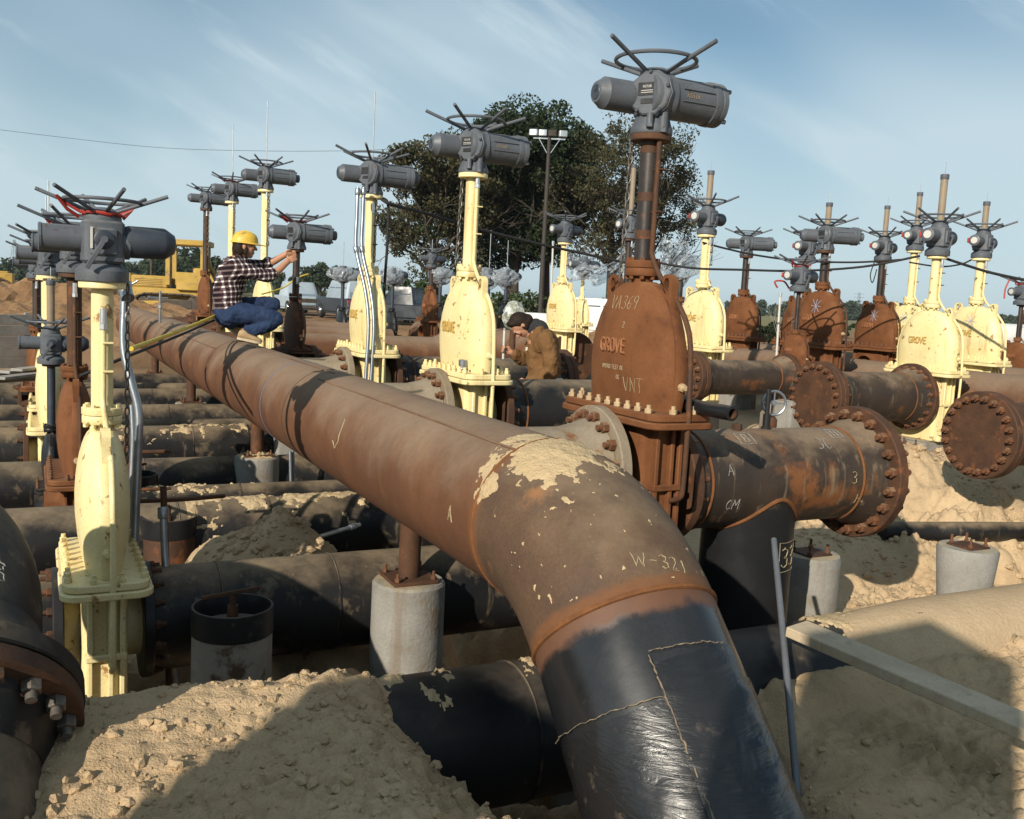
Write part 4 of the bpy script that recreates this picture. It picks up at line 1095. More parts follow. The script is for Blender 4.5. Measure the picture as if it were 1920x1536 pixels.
VGROUP = 'gate valves of the compressor yard'
def valve(u_, v_, zp, label, cat='valve', name='gate_valve', col='y', ztop=None, k=1., act='A', wheel=(6, .3), rod=None, tube=None, vent=True, chain=None,
          lod=1, rz=0., arz=0., letter=True, wrapped=False, bodymat=None, colmat=None, red=False, dial=False, redtag=False, extra=True, star=False, spin=0., ascale=1., flanges=True):
    P = W(u_, v_, zp)
    t = empty(name, P, GRID_RZ + rz, k); tag(t, label, cat, VGROUP)
    mb = {'y': M_yellow, 'r': M_rust, 'd': M_rustdk, 'k': M_blackcl}[col]
    bm = bodymat or mb
    cm = colmat or (M_yellow if col == 'y' else M_colsteel)
    H = ((ztop - zp) / k if ztop else 1.55)      # top of the column
    part('body', 'v_body', body_mesh, bm, t)
    part('body_flange', 'v_pl1', lambda b: b.plate(PL, PS, -.074, -.040, .085, .006, 6), bm, t)
    bf = part('bonnet_flange', 'v_pl2', lambda b: b.plate(PL - .03, PS - .03, -.037, 0, .075, .006, 6), bm, t)
    nm = M_yellow if col == 'y' else (M_boltp if lod > 1 else M_boltr)
    if lod > 0:
        for x, y in NUTS: part('bolt', 'v_nut', nut_mesh, nm, bf, Matrix.Translation((x, y, .0)))
    else:
        part('bolt_rows', 'v_nuts', nuts_joined, nm, bf)['kind'] = 'stuff'
    bo = part('bonnet', 'v_bon', bonnet_mesh, mb, t, ang=60)
    part('edge_rib', 'v_rim', rim_mesh, mb, bo)
    for sx in (-1, 1):
        part('lifting_lug', 'v_lug', lug_mesh, mb, bo, Matrix.Translation((sx * .235, 0, .515)) @ Matrix.Rotation(sx * .12, 4, 'Y') @ Matrix.Scale(1.15, 4) @ Matrix.Rotation(0 if sx > 0 else PI, 4, 'Z'))
    part('neck_flange', 'v_neck', neck_fl, mb if col != 'r' else M_rust, bo)
    if letter:
        if 'v_let' not in CACHE:
            b = MB()
            for s_ in strokes('GROVE', .07, gap=.13): b.tube([(x - .05, bon_y(x - .05, .31 + z) - .004, .31 + z) for x, z in s_], .0075, 6)
            CACHE['v_let'] = b.mesh('cast_lettering', 60)
        link('cast_lettering', CACHE['v_let'], M_rustlt if col == 'r' else M_yelldk, bo)
    part('grease_fitting', 'v_gf', lambda b: (b.lathe([(.022, 0), (.022, .02), (.014, .024), (.014, .04)], 8, frame((bon_a(.13) + .008, 0, .13), (1, 0, 0)))), M_boltp if col != 'y' else M_yellow, bo)
    # column and its top flange
    cl = part('column', ('v_col', round(H, 3)), lambda b: b.cyl(.050, NECK, H - .03, 28), cm, t)
    part('top_flange', 'v_tf', lambda b: b.lathe([(.102, -.034), (.106, -.03), (.106, -.004), (.103, 0)], 36), M_yellow if col == 'y' else M_rustdk, cl, Matrix.Translation((0, 0, H)))
    if col != 'y' and lod > 1:
        for zz in (.22, .52, .90): part('rust_band', 'v_rb', lambda b: b.cyl(.0512, 0, .045, 28), M_rustdk, cl, Matrix.Translation((0, 0, NECK + (H - NECK) * zz - .03)))
    MA = Matrix.Translation((0, 0, H)) @ Matrix.Rotation(arz, 4, 'Z') @ Matrix.Scale(ascale, 4)
    if act == 'A': a = actA(t, MA, lod, wheel, extra, spin=spin)
    elif act == 'B': a = actB(t, MA, lod, wheel, dial, redtag, spin)
    else: a = cl
    if wrapped:
        wb_ = wrap_blob(t, Matrix.Translation((0, 0, H)) @ Matrix.Rotation(arz, 4, 'Z'), 1.0, int(u_ * 31) % 97)
    if red and a is not cl:
        def rt(b):
            q = random.Random(int(u_ * 10))
            b.tube([(.085 * math.cos(2 * PI * i / 20), .085 * math.sin(2 * PI * i / 20), .318 + q.uniform(-.012, .012)) for i in range(20)], [q.uniform(.004, .010) for _ in range(20)], 6, closed=True)
            b.tube([(-.02, -.09, .32), (-.03, -.16, .36), (.0, -.2, .39), (-.03, -.15, .33), (-.05, -.1, .30)], .009, 6)
            b.tube([(.03, .08, .32), (.05, .13, .345), (.02, .09, .30)], .008, 6)
        part('tape_ribbon', None, rt, M_redtape, a)
    if rod: part('stem_rod', None, lambda b: b.cyl(.008, .28, (rod - zp) / k - H, 8), M_alum, a)
    if tube:
        L = (tube - zp) / k - H
        tb = part('stem_cover', None, lambda b: b.cyl(.036, .33, L - .04, 20), M_tube, a)
        part('cover_cap', 'v_cap', lambda b: b.lathe([(.041, -.05), (.042, -.046), (.042, -.004), (.036, 0)], 20), M_grey, tb, Matrix.Translation((0, 0, L)))
        part('indicator_rod', 'v_ind', lambda b: b.cyl(.003, 0, .12, 6), M_alum, tb, Matrix.Translation((0, 0, L)))
    if vent:
        vm = mb if col == 'y' else M_rustdk
        zt = H - .08 if vent is True else vent
        pts = [(.078, 0, zt), (.078, 0, NECK + .12), (.085, 0, NECK + .02), (.16, .01, NECK - .09), (.30, .02, .545), (.395, .02, .43), (.435, .02, .30), (.455, .02, .0), (.455, .02, -.1), (.45, .02, -.36), (.43, .02, -.42), (.35, .02, -.45)]
        vp = part('vent_pipe', ('v_vent', round(zt, 2)), lambda b: b.tube(smooth_path(pts, 4), .0135, 10), vm, t)
        part('vent_cap', 'v_vc', lambda b: (b.cyl(.016, -.02, .05, 10), b.hexa(.02, -.05, -.02)), M_alum, vp, Matrix.Translation((.078, 0, zt)))
        for zz in (.3, .62):
            part('pipe_clip', 'v_clip', lambda b: b.box((.035, 0, 0), (.125, .05, .010), .002), vm if lod > 1 else M_rustdk, vp, Matrix.Translation((0, .02, NECK + (zt - NECK) * zz + .05)))
    if chain:
        part('chain', None, chain_mesh(chain[1], chain[2] if len(chain) > 2 else 0.), M_chain, t, Matrix.Translation((chain[0][0], chain[0][1], H - .03)))
    if star:
        b = MB(); rr_ = random.Random(4)
        for s_ in strokes('*', .17, jit=.02, rnd=rr_): b.tube([(x + .03, bon_y(x + .03, .46 + z) - .001, .46 + z) for x, z in s_], .0035, 4)
        link('crayon_star', b.mesh('crayon_star'), M_bluechalk, bo)
    return t, bo
M_bluechalk = weathered('blue_crayon', (.25, .29, .42), (.33, .36, .45), 30, .9, bump=0)
def smooth_path(pts, n=4):
    """Catmull-Rom through pts"""
    P_ = [Vector(p) for p in pts]; out = []
    for i in range(len(P_) - 1):
        p0 = P_[max(0, i - 1)]; p1 = P_[i]; p2 = P_[i + 1]; p3 = P_[min(len(P_) - 1, i + 2)]
        for k in range(n):
            t = k / n
            out.append(.5 * ((2 * p1) + (p2 - p0) * t + (2 * p0 - 5 * p1 + 4 * p2 - p3) * t * t + (3 * p1 - p0 - 3 * p2 + p3) * t ** 3))
    out.append(P_[-1]); return out
def pxz(u_, v_, py):
    p = W(u_, v_, 0); return z_at(p.x, p.y, py)
def outlet(u_, v0, v1, r, label, mat=M_black, zc=HZ, end=None, nb=20, sgn_=1, neckmat=None, fr=None):
    """straight spool on a valve's outlet side with a flange at the valve and optionally one at its far end"""
    o = empty('outlet_spool', (0, 0, 0)); tag(o, label, 'pipe', 'spools on the valve outlets')
    d = 1 if v1 > v0 else -1
    fr = fr or r + .105
    def f(b):
        pts = [W(u_, v0 + d * .06, zc), W(u_, v0 + d * .10, zc), W(u_, v0 + d * .2, zc)] + lin(W(u_, v0 + d * .22, zc), W(u_, v1 - d * .22, zc), 12) + [W(u_, v1 - d * .2, zc), W(u_, v1 - d * .1, zc), W(u_, v1, zc)]
        e = .055
        b.tube(pts, [r + e, r + e * .8, r] + [r] * 12 + [r, r + (e * .8 if end else 0), r + (e if end else 0)], 48)
    part('pipe_run', None, f, mat, o)
    part('weld_seam', None, lambda b: ring_tube(b, W(u_, v0 + d * .22, zc), V, r, .008), M_weld, o)
    flange_set(o, W(u_, v0 + d * .03, zc), V * -d, fr, .06, nb, fr - .055, .028, mat=M_rustdk)
    if end:
        flange_set(o, W(u_, v1, zc), V * d, fr, .06, nb, fr - .055, .028, mat=M_rustdk)
        if end == 'blind':
            bl = part('blind_flange', None, lambda b: b.lathe([(fr - .006, 0), (fr, .006), (fr, .05), (fr - .006, .056), (fr * .6, .0565)], 56, frame(W(u_, v1 + d * .034, zc), V * d)), M_rustdk, o)
            for i in range(nb):
                a = 2 * PI * (i + .5) / nb
                part('bolt', 'blb', lambda b: (b.hexa(.028, 0, .03), b.cyl(.015, .03, .055, 10)), M_boltr, bl, frame(W(u_, v1 + d * .09, zc), V * d) @ Matrix.Translation((fr - .055, 0, 0)) if False else frame(W(u_, v1 + d * .09, zc), V * d) @ Matrix.Rotation(a, 4, 'Z') @ Matrix.Translation((fr - .055, 0, 0)))
    return o

# ---- the long row right of the header
ZP = HZ + .33
big, bigbon = valve(ROW_U[0], ROW_V, ZP, 'tallest rust-brown gate valve with chalk number, beside the header elbow', col='r', ztop=pxz(ROW_U[0], ROW_V, 254), k=1., act='A',
      wheel=(4, .32), vent=1.42, chain=((-.085, -.06), .75, -.03), lod=2, extra=False, colmat=M_colsteel)
def on_bon(x0, z0): return lambda a, b_: Vector((x0 + a, bon_y(x0 + a, z0 + b_) - .0012, z0 + b_))
for txt, h_, x0, z0, r_, sd in (('VA369', .07, -.01, .535, .0016, 1), ('2', .03, .03, .42, .0018, 2), ('HYDRO TEST OK', .022, -.05, .195, .0014, 3), ('OK', .022, .0, .145, .0014, 5), ('VNT', .075, .13, .115, .0015, 4)):
    mark('chalk_mark', txt, h_, r_, on_bon(x0, z0), M_chalk, bigbon, .03, .06, 5, sd)
valve(ROW_U[1], ROW_V, ZP - .01, 'large cream-yellow gate valve before the big tree, steel coupling on its plate', col='y', ztop=pxz(ROW_U[1], ROW_V, 326), act='A', wheel=(6, .2), vent=1.36, chain=((-.08, -.05), .66, -.05), lod=2, extra=False)
valve(ROW_U[2], ROW_V, ZP, 'cream-yellow gate valve behind the twin bright conduits', col='y', ztop=pxz(ROW_U[2], ROW_V, 366), act='A', wheel=(6, .55), rod=pxz(ROW_U[2], ROW_V, 172), vent=1.3, chain=((.09, .02), .62), lod=1)
valve(ROW_U[3], 2.46, HZ + .33 * .73, 'short dark rusty gate valve the crouching man is working on', col='d', ztop=pxz(ROW_U[3], 2.46, 468), act='A', wheel=(6, .1), vent=.95, lod=1, red=True, letter=False, k=.73, ascale=1.25)
valve(ROW_U[4], ROW_V, ZP, 'yellow gate valve directly behind the crouching man', col='y', ztop=pxz(ROW_U[4], ROW_V, 356), act='A', wheel=(6, .4), rod=pxz(ROW_U[4], ROW_V, 190), chain=((.10, .03), .75), lod=0)
valve(ROW_U[5], ROW_V, ZP, 'yellow gate valve just left of the crouching man', col='y', ztop=pxz(ROW_U[5], ROW_V, 378), act='A', wheel=(6, .9), rod=pxz(ROW_U[5], ROW_V, 232), chain=((.10, .03), .7), lod=0, red=True)
valve(ROW_U[6], ROW_V, ZP, 'rusty gate valve at the far end of the row beside the bulldozer', col='r', ztop=pxz(ROW_U[6], ROW_V, 392), act='A', wheel=(6, .1), chain=((.10, .03), .85), lod=0)
# ---- the low row left of the header
LZ = -.10 + .33
valve(5.02, .30, LZ, 'nearest yellow gate valve at the left, seen edge-on with crank lever actuator', col='y', ztop=pxz(5.02, .30, 528), act='B', wheel=(6, .25, .82), vent=1.18, chain=((-.02, .115), .88), lod=2, red=True, letter=False)
valve(7.6, .27, LZ - .02, 'rust-brown gate valve tucked behind the nearest yellow one', col='r', ztop=pxz(7.6, .27, 512), act='B', wheel=(6, .6), vent=1.3, lod=1, red=True, letter=False, colmat=M_rustdk)
valve(10.2, .14, LZ - .02, 'yellow gate valve third in the left row', col='y', ztop=pxz(10.2, .14, 516), act='B', wheel=(6, .2), rod=pxz(10.2, .14, 338), lod=0, letter=False)
valve(12.1, .14, LZ - .04, 'yellow gate valve fourth in the left row, mostly hidden', col='y', ztop=pxz(12.1, .14, 520), act='B', wheel=(6, .5), rod=pxz(12.1, .14, 368), lod=0, letter=False)
valve(13.9, .05, LZ - .02, 'rusty gate valve fifth in the left row, mostly hidden', col='r', ztop=pxz(13.9, .05, 522), act='B', wheel=(6, .8), lod=0, letter=False)
valve(8.45, .13, -.05, 'small dark valve with grey actuator and pale stem tube among the left row', col='k', ztop=pxz(8.45, .13, 682), act='B', wheel=(4, .3), tube=pxz(8.45, .13, 566), vent=False, lod=0, letter=False, k=.62, ascale=1.35, colmat=M_greyd)
# ---- the rows to the right
RT = dict(act='B', dial=True, redtag=True, lod=0)
def far(px, py, hpx, Hm, ytop, label, **kw):
    d = FPX * Hm / hpx; p = at(px, py, d); u_, v_ = uv_of(p)
    k_ = Hm / BH
    zt = z_at(p.x, p.y, ytop)
    if kw.get('tube'): kw['tube'] = z_at(p.x, p.y, kw['tube'])
    if kw.get('rod'): kw['rod'] = z_at(p.x, p.y, kw['rod'])
    kw.setdefault('ascale', 1 / k_)
    kw.setdefault('lod', 0)
    return valve(u_, v_, p.z, label, k=k_, ztop=zt, **kw)
far(1310, 645, 100, .645, 440, 'yellow gate valve right behind the big rusty one, with a tall stem tube', col='y', tube=320, arz=.3, act='B', dial=True, redtag=True, chain=((.09, .03), .35))
far(1050, 612, 77, .645, 455, 'yellow gate valve beside the black light pole', col='y', act='B', dial=True, arz=.2)
far(1088, 606, 42, .40, 517, 'little yellow valve with its actuator half under plastic, before the white car', col='y', act='B', dial=True, wheel=None, vent=True)
far(1388, 630, 73, .60, 480, 'rusty gate valve standing clear on the right, no stem tube', col='r', act='A', arz=-.5, ascale=1.05)
far(1487, 682, 54, .32, 547, 'small rusty valve on the near right spool, hung with red ribbon', col='r', act='B', dial=True, redtag=True, red=True, chain=((-.09, -.05), .9), arz=.2, ascale=1.75, vent=True)
far(1500, 640, 80, .60, 490, 'rusty gate valve partly hidden behind the small ribboned valve', col='r', act='B', dial=True, redtag=True, arz=.3)
far(1533, 642, 95, .645, 470, 'rusty gate valve with a stem tube and a pale crayon star', col='r', act='A', tube=380, arz=-.45, star=True)
far(1640, 648, 78, .60, 489, 'rusty gate valve with a stem tube just left of the two yellow ones', col='r', act='B', dial=True, redtag=True, tube=393, arz=.3, star=True)
far(1697, 655, 82, .62, 470, 'yellow gate valve half hidden, left of the big right-hand yellow valve', col='y', act='B', dial=True, redtag=True, tube=365, arz=.3, star=True)
far(1736, 690, 107, .645, 480, 'largest yellow gate valve on the right, in front of the others', col='y', act='B', dial=True, redtag=True, tube=341, arz=.3, ascale=1.1, lod=1)
far(1820, 672, 97, .645, 484, 'rightmost yellow gate valve with a blue crayon star', col='y', act='B', dial=True, redtag=True, tube=378, arz=.3, star=True)
far(1902, 690, 48, .36, 572, 'rusty valve cut by the right edge of the picture', col='r', act='B', dial=True, red=True, ascale=1.6)
far(1168, 640, 75, .60, 448, 'valve hidden behind the tallest rusty one, its stem tube showing left of the column', col='r', act='B', dial=True, tube=318, arz=.3)
far(1268, 640, 70, .60, 520, 'rusty gate valve under loose plastic behind the tall vent pipe', col='r', act=None, wrapped=True, vent=False)
far(805, 598, 52, .50, 502, 'small orange-rust valve beyond the yellow ones, left of the tree trunk', col='r', act='B', dial=False, rod=452, ascale=1.05)
far(640, 628, 44, .50, 528, 'black valve with plastic-wrapped actuator behind the pickup tailgate', col='k', act='B', wheel=None, wrapped=True, vent=False, colmat=M_greyd, rod=470)
far(733, 630, 44, .50, 532, 'dark valve with plastic-wrapped actuator left of the twin conduits', col='k', act='B', wheel=None, wrapped=True, vent=False, colmat=M_greyd)
far(822, 620, 44, .50, 532, 'dark valve with plastic-wrapped actuator behind the orange-rust valve', col='k', act='B', wheel=None, wrapped=True, vent=False, colmat=M_greyd)
far(912, 620, 46, .50, 534, 'dark valve with silvery wrapped actuator right of the big yellow bonnet', col='k', act='B', wheel=None, wrapped=True, vent=False, colmat=M_greyd, rod=455)
far(945, 618, 46, .50, 536, 'dark valve with wrapped actuator above the stooping man', col='k', act='B', wheel=None, wrapped=True, vent=False, colmat=M_greyd, rod=470)

# ------------------------------------------------------------------ spools on the outlet side of the rows
def cylsurf(u_, zc, r, v0, ang):    # point on a pipe that runs along v; a along v, b_ around (up)
    def f(a, b_):
        t = ang + b_ / r
        return W(u_, v0 + a, zc) + (-U * math.cos(t) + Z * math.sin(t)) * (r + .001)
    return f
u_ = ROW_U[0]; SZ = HZ - .09; VE = 4.46; VL = 3.70
sp = empty('tee_spool'); tag(sp, 'dark rusty tee spool with big bolted end flange and chalk marks, right of centre', 'pipe', 'spools on the valve outlets')
def spool(b):
    pts = [W(u_, 3.08, SZ), W(u_, 3.12, SZ), W(u_, 3.20, SZ)] + lin(W(u_, 3.22, SZ), W(u_, VE - .16, SZ), 10) + [W(u_, VE - .14, SZ), W(u_, VE - .07, SZ), W(u_, VE, SZ)]
    b.tube(pts, [.31, .30, .275] + [.275] * 10 + [.275, .30, .325], 64)
part('pipe_run', None, spool, M_spool, sp)
part('branch_leg', None, lambda b: run(b, lin(W(u_, VL, SZ - .1), W(u_, VL, -1.1), 10), .262, 56), M_blackcl, sp)
part('branch_weld', None, lambda b: b.tube([W(u_, VL, SZ) + (V * math.cos(t) * .264 - U * math.sin(t) * .264 - Z * math.sqrt(max(.0004, .277 ** 2 - (.264 * math.sin(t)) ** 2))) for t in [2 * PI * k / 48 for k in range(48)]], .013, 8, closed=True), M_weld, sp)
for vv in (3.21, VE - .16): part('weld_seam', None, lambda b: ring_tube(b, W(u_, vv, SZ), V, .277, .008, 56), M_weld, sp)
flange_set(sp, W(u_, 3.09, SZ), -V, .325, .062, 16, .275, .028, mat=M_rustdk)
flange_set(sp, W(u_, VE + .03, SZ), V, .40, .07, 20, .352, .030, mat=M_rustdk, both=True)
part('vent_stub', None, lambda b: (b.cyl(.022, .25, .36, 14, Matrix.Translation(W(u_, 3.78, SZ))), b.cyl(.014, .36, .50, 12, Matrix.Translation(W(u_, 3.78, SZ))), b.cyl(.03, .27, .285, 14, Matrix.Translation(W(u_, 3.78, SZ)))), M_blackcl, sp)
part('plug', None, lambda b: b.hexa(.03, .27, .31, Matrix.Translation(W(u_ - .02, 3.55, SZ))), M_rustdk, sp)
for txt, h_, vv, an, m_, sd in (('B', .07, 3.52, 62, M_chalkw, 1), ('q', .10, 3.52, 62, M_chalkw, 2), ('A', .06, 3.33, 20, M_chalkw, 3), ('q', .09, 4.20, 68, M_chalkw, 4), ('H', .06, 4.20, 68, M_chalkw, 5), ('3C', .08, 4.05, 50, M_chalkw, 6),
                            ('HJ', .06, 4.30, -22, M_chalk, 7), ('CM', .06, 3.36, -20, M_chalkw, 8), ('3', .07, 4.22, 5, M_chalk, 9)):
    mark('chalk_mark', txt, h_, .002, cylsurf(u_, SZ, .277, vv, R_(an)), m_, sp, .03, .05, 4, sd)
def legsurf(a, b_):
    t = R_(-72) + a / .262
    return W(u_, VL, .24 + b_) + (V * math.cos(t) + U * math.sin(t)) * .2635
mark('chalk_mark', '33', .11, .0028, lambda a, b_: legsurf(a + .02, b_), M_chalk, sp, .03, 0, 4, 3)
mark('chalk_mark', 'q', .17, .002, lambda a, b_: legsurf(a + .02, b_), M_chalk, sp, .02, 0, 4, 5)
outlet(ROW_U[1], 3.06, 4.75, .25, 'black outlet pipe running right from the big yellow valve', M_black)
outlet(ROW_U[2], 3.06, 4.95, .25, 'short black spool with end flange left of the stooping man', M_black, end='blind')
outlet(ROW_U[3], 2.62, 4.6, .16, 'dark outlet pipe of the short rusty valve', M_rustdk, zc=HZ, end='open', nb=14)
outlet(ROW_U[4], 3.06, 5.6, .23, 'brown outlet pipe of the valve behind the crouching man', M_header, nb=12, end='open')
outlet(ROW_U[5], 3.06, 5.6, .23, 'brown outlet pipe of the next to last valve of the row', M_header, nb=12)
outlet(ROW_U[6], 3.06, 5.6, .23, 'brown outlet pipe of the last valve of the row', M_header, nb=12)
# right-hand spools ending in blind flanges
outlet(7.62, 8.86, 7.5, .27, 'black spool with blind flange running from the largest right-hand yellow valve', M_spool, zc=.74, end='blind', fr=.375)
_p = at(1487, 682, FPX * .32 / 54); _su, _sv = uv_of(_p)
outlet(_su, _sv - .08, _sv - 1.35, .185, 'narrow mud-streaked spool running from the small ribboned valve', M_spool, zc=_p.z - .16, end='blind', nb=14, fr=.27)
outlet(4.96, 9.2, 6.62, .25, 'rust-brown blind flange facing left at the right edge, on its pipe', M_rustdk, zc=.74, end='blind', nb=22, fr=.34)
# header pipes beyond, parallel to the first
for vv, zc, r, lb, u0_, u1_ in ((9.75, .72, .33, 'second brown header pipe behind the right-hand yellow valves', 4.2, 13.5), (11.6, .74, .30, 'third brown header pipe behind the second one', 6.0, 17.0), (7.55, .74, .32, 'brown header pipe behind the stooping man', 13.0, 19.5)):
    o = empty('header_pipe'); tag(o, lb, 'pipe', 'brown header pipes beyond')
    part('pipe_run', None, lambda b: run(b, lin(W(u0_, vv, zc), W(u1_, vv, zc), 20), r, 48), M_header, o)
    for k in range(4): part('weld_seam', None, lambda b: ring_tube(b, W(u0_ + (u1_ - u0_) * (k + .6) / 4.2, vv, zc), U, r, .01), M_rustdk, o)
    flange_set(o, W(u0_, vv, zc), -U, r + .09, .06, 16, r + .04, .03, mat=M_rustdk)
    for k in range(3):
        q = W(u0_ + (u1_ - u0_) * (k + .5) / 3, vv, zc); g_ = gz(q.x, q.y)
        part('support_leg', None, lambda b: b.box((q.x, q.y, (zc - r + g_) / 2 - .1), (.14, .14, zc - r - g_ + .2), .01), M_conc, o)
# piers under valves that would otherwise stand free
def block(u_, v_, zt, label, s_=.42):
    p = W(u_, v_, 0); g_ = gz(p.x, p.y)
    if zt - g_ < .03: return
    o = empty('valve_footing', (p.x, p.y, g_), GRID_RZ); tag(o, label, 'footing', 'concrete footings under valves')
    part('footing_block', None, lambda b: b.plate(s_ * 1.2, s_, -.25, zt - g_ - .004, .03, .01), M_conc, o)
    part('grout_pad', None, lambda b: b.plate(s_ * 1.05, s_ * .85, zt - g_ - .004, zt - g_ + .012, .03, .004), M_conc, o)
for o in [o for o in bpy.data.objects if o.name.startswith('gate_valve')]:
    k_ = o.matrix_basis.to_scale().x; p = o.matrix_basis.translation; uu_, vv_ = uv_of(p)
    block(uu_, vv_, p.z - .81 * k_, 'footing under the ' + ' '.join(o['label'].split(',')[0].split()[:12]))

# ------------------------------------------------------------------ loose things on and about the pipes
pa, pb = at_z(1228, 748, ZP + .037), at_z(1374, 776, ZP + .037)
d_ = (pb - pa).normalized()
oc = empty('pipe_offcut', (0, 0, 0)); tag(oc, 'black offcut of pipe lying across the plate of the tallest rusty valve', 'pipe offcut')
part('tube', None, lambda b: b.lathe([(.024, 0), (.036, .002), (.036, (pb - pa).length - .002), (.024, (pb - pa).length)], 24, frame(pa, d_), False, False), M_blackcl, oc)
part('bore', None, lambda b: b.lathe([(.024, .001), (.024, (pb - pa).length - .001)], 24, frame(pa, d_), False, False), M_rustdk, oc)
part('end_wall', None, lambda b: b.lathe([(.0245, .12), (.001, .121)], 24, frame(pa, d_), False, False), M_blackcl, oc)
# coupling and nipple on the yellow valve's plate
Pc = W(ROW_U[1] - .22, ROW_V - .11, ZP - .01)
cp = empty('pipe_coupling', Pc); tag(cp, 'short bright steel coupling standing on the yellow valve plate', 'coupling')
part('sleeve', None, lambda b: b.lathe([(.026, 0), (.03, .003), (.03, .045), (.033, .047), (.033, .082), (.028, .086), (.022, .086), (.022, .06)], 24), M_galv, cp)
part('collar', None, lambda b: b.lathe([(.0335, .018), (.0345, .02), (.0345, .026), (.0335, .028)], 24), M_galv, cp)
np_ = empty('pipe_nipple', Pc + Vector((.05, -.02, .016))); tag(np_, 'threaded nipple lying beside the coupling on the yellow plate', 'nipple')
part('barrel', None, lambda b: b.lathe([(.013, 0), (.016, .003), (.016, .09), (.013, .093)], 16, frame((0, 0, 0), (.8, .5, 0))), M_galv, np_)
part('thread', None, lambda b: b.lathe([(.0168, .065), (.0172, .07), (.0172, .085), (.0165, .09)], 16, frame((0, 0, 0), (.8, .5, 0))), M_chain, np_)
# plank on the right bank
p0 = at_z(1492, 1178, .235); p1 = at_z(1990, 1392, .14)
for _q in (p0, p1): _q.z = max(_q.z, gz(_q.x, _q.y) + .03)
pk = empty('timber_plank', p0); tag(pk, 'long weathered timber plank laid down the right sand bank', 'plank')
_d = p1 - p0
part('board', None, lambda b: b.plate(.16, .045, 0, _d.length, .004, .004, 1, frame((0, 0, 0), _d, _d.cross(Z))), M_wood, pk)
def grain(b):
    Mx = frame((0, 0, 0), _d, _d.cross(Z))
    for k in range(5):
        b.bar(Mx @ Vector((-.065 + .032 * k, .0228, .01)), Mx @ Vector((-.065 + .032 * k, .0228, _d.length - .02)), .0016, .0008, None, .0002)
part('end_check', None, grain, M_greywood, pk)
# conduits
def conduit(pts, r, label, n=12, mat=M_galv, name='conduit', cat='conduit', clips=(), sm=5, group='bright conduits'):
    o = empty(name, (0, 0, 0)); tag(o, label, cat, group)
    P_ = smooth_path(pts, sm)
    part('tube', None, lambda b: b.tube(P_, r, n), mat, o)
    for k in clips:
        q = P_[int(k * (len(P_) - 1))]; t_ = (P_[min(len(P_) - 1, int(k * (len(P_) - 1)) + 1)] - q).normalized()
        part('coupling', None, lambda b: b.lathe([(r * 1.3, -.03), (r * 1.45, -.025), (r * 1.45, .025), (r * 1.3, .03)], 14, frame(q, t_)), mat, o)
    return o
def pp(px, py, d): return at(px, py, d)
conduit([pp(671, 352, 8.75), pp(669, 410, 8.75), pp(668, 468, 8.75), pp(685, 545, 8.72), pp(691, 610, 8.7), pp(686, 704, 8.7), pp(676, 880, 8.7), pp(670, 1040, 8.7)], .017, 'left one of the twin bright conduits before the yellow valve', clips=(.04, .3))
conduit([pp(682, 352, 8.8), pp(680, 410, 8.8), pp(679, 468, 8.8), pp(695, 545, 8.77), pp(701, 610, 8.75), pp(696, 704, 8.75), pp(686, 880, 8.75), pp(681, 1040, 8.75)], .017, 'right one of the twin bright conduits before the yellow valve', clips=(.04, .3))
conduit([pp(234, 538, 5.0), pp(233, 580, 5.0), pp(232, 652, 5.0), pp(246, 715, 5.0), pp(260, 775, 5.0), pp(258, 860, 5.0), pp(253, 1000, 5.0), pp(252, 1080, 5.0)], .022, 'bright conduit bending down beside the nearest yellow valve', clips=(.05,))
conduit([pp(247, 760, 5.25), pp(250, 820, 5.25), pp(247, 900, 5.25), pp(246, 1000, 5.25), pp(245, 1090, 5.25)], .016, 'thinner conduit close behind the bent conduit at left')
conduit([pp(234, 528, 5.0), pp(236, 548, 5.0), pp(240, 560, 4.98)], .034, 'conduit elbow fitting under the nearest actuator', mat=M_galv, sm=3)
o = conduit([pp(306, 962, 4.95), pp(309, 1040, 4.92), pp(318, 1150, 4.9), pp(332, 1300, 4.9), pp(337, 1360, 4.9)], .019, 'grey pipe leaning in the pit right of the nearest yellow valve', clips=(.03,))
conduit([pp(306, 912, 5.0), pp(309, 990, 5.0), pp(313, 1100, 5.0), pp(317, 1300, 5.0)], .017, 'dark stake tied to the grey leaning pipe', mat=M_rustdk, name='steel_stake', cat='stake', group=None)
conduit([pp(262, 940, 5.1), pp(350, 936, 5.2), pp(420, 930, 5.4)], .012, 'thin rod tied across the dark stake', mat=M_rustdk, name='steel_rod', cat='rod', group=None)
conduit([pp(468, 1047, 5.55), pp(570, 1015, 5.9), pp(674, 984, 6.4)], .014, 'slanting conduit above the pyramid of sand', clips=(.97,))
conduit([pp(544, 846, 8.4), pp(546, 940, 8.4)], .014, 'short upright conduit left of the header shade')
conduit([pp(549, 846, 8.45), pp(551, 940, 8.45)], .014, 'short upright conduit, right of its twin, under the header')
conduit([pp(628, 775, 9.8), pp(630, 830, 9.8)], .016, 'stub of bright conduit just under the header')
conduit([pp(1451, 1012, 4.72), pp(1472, 1230, 4.1), pp(1496, 1498, 3.55), pp(1499, 1530, 3.5)], .0145, 'grey pipe leaning on the black tee leg at right', mat=weathered('dull_grey_pipe', (.17, .18, .20), (.13, .135, .15), 6, .5, metal=.3, bump=.1))
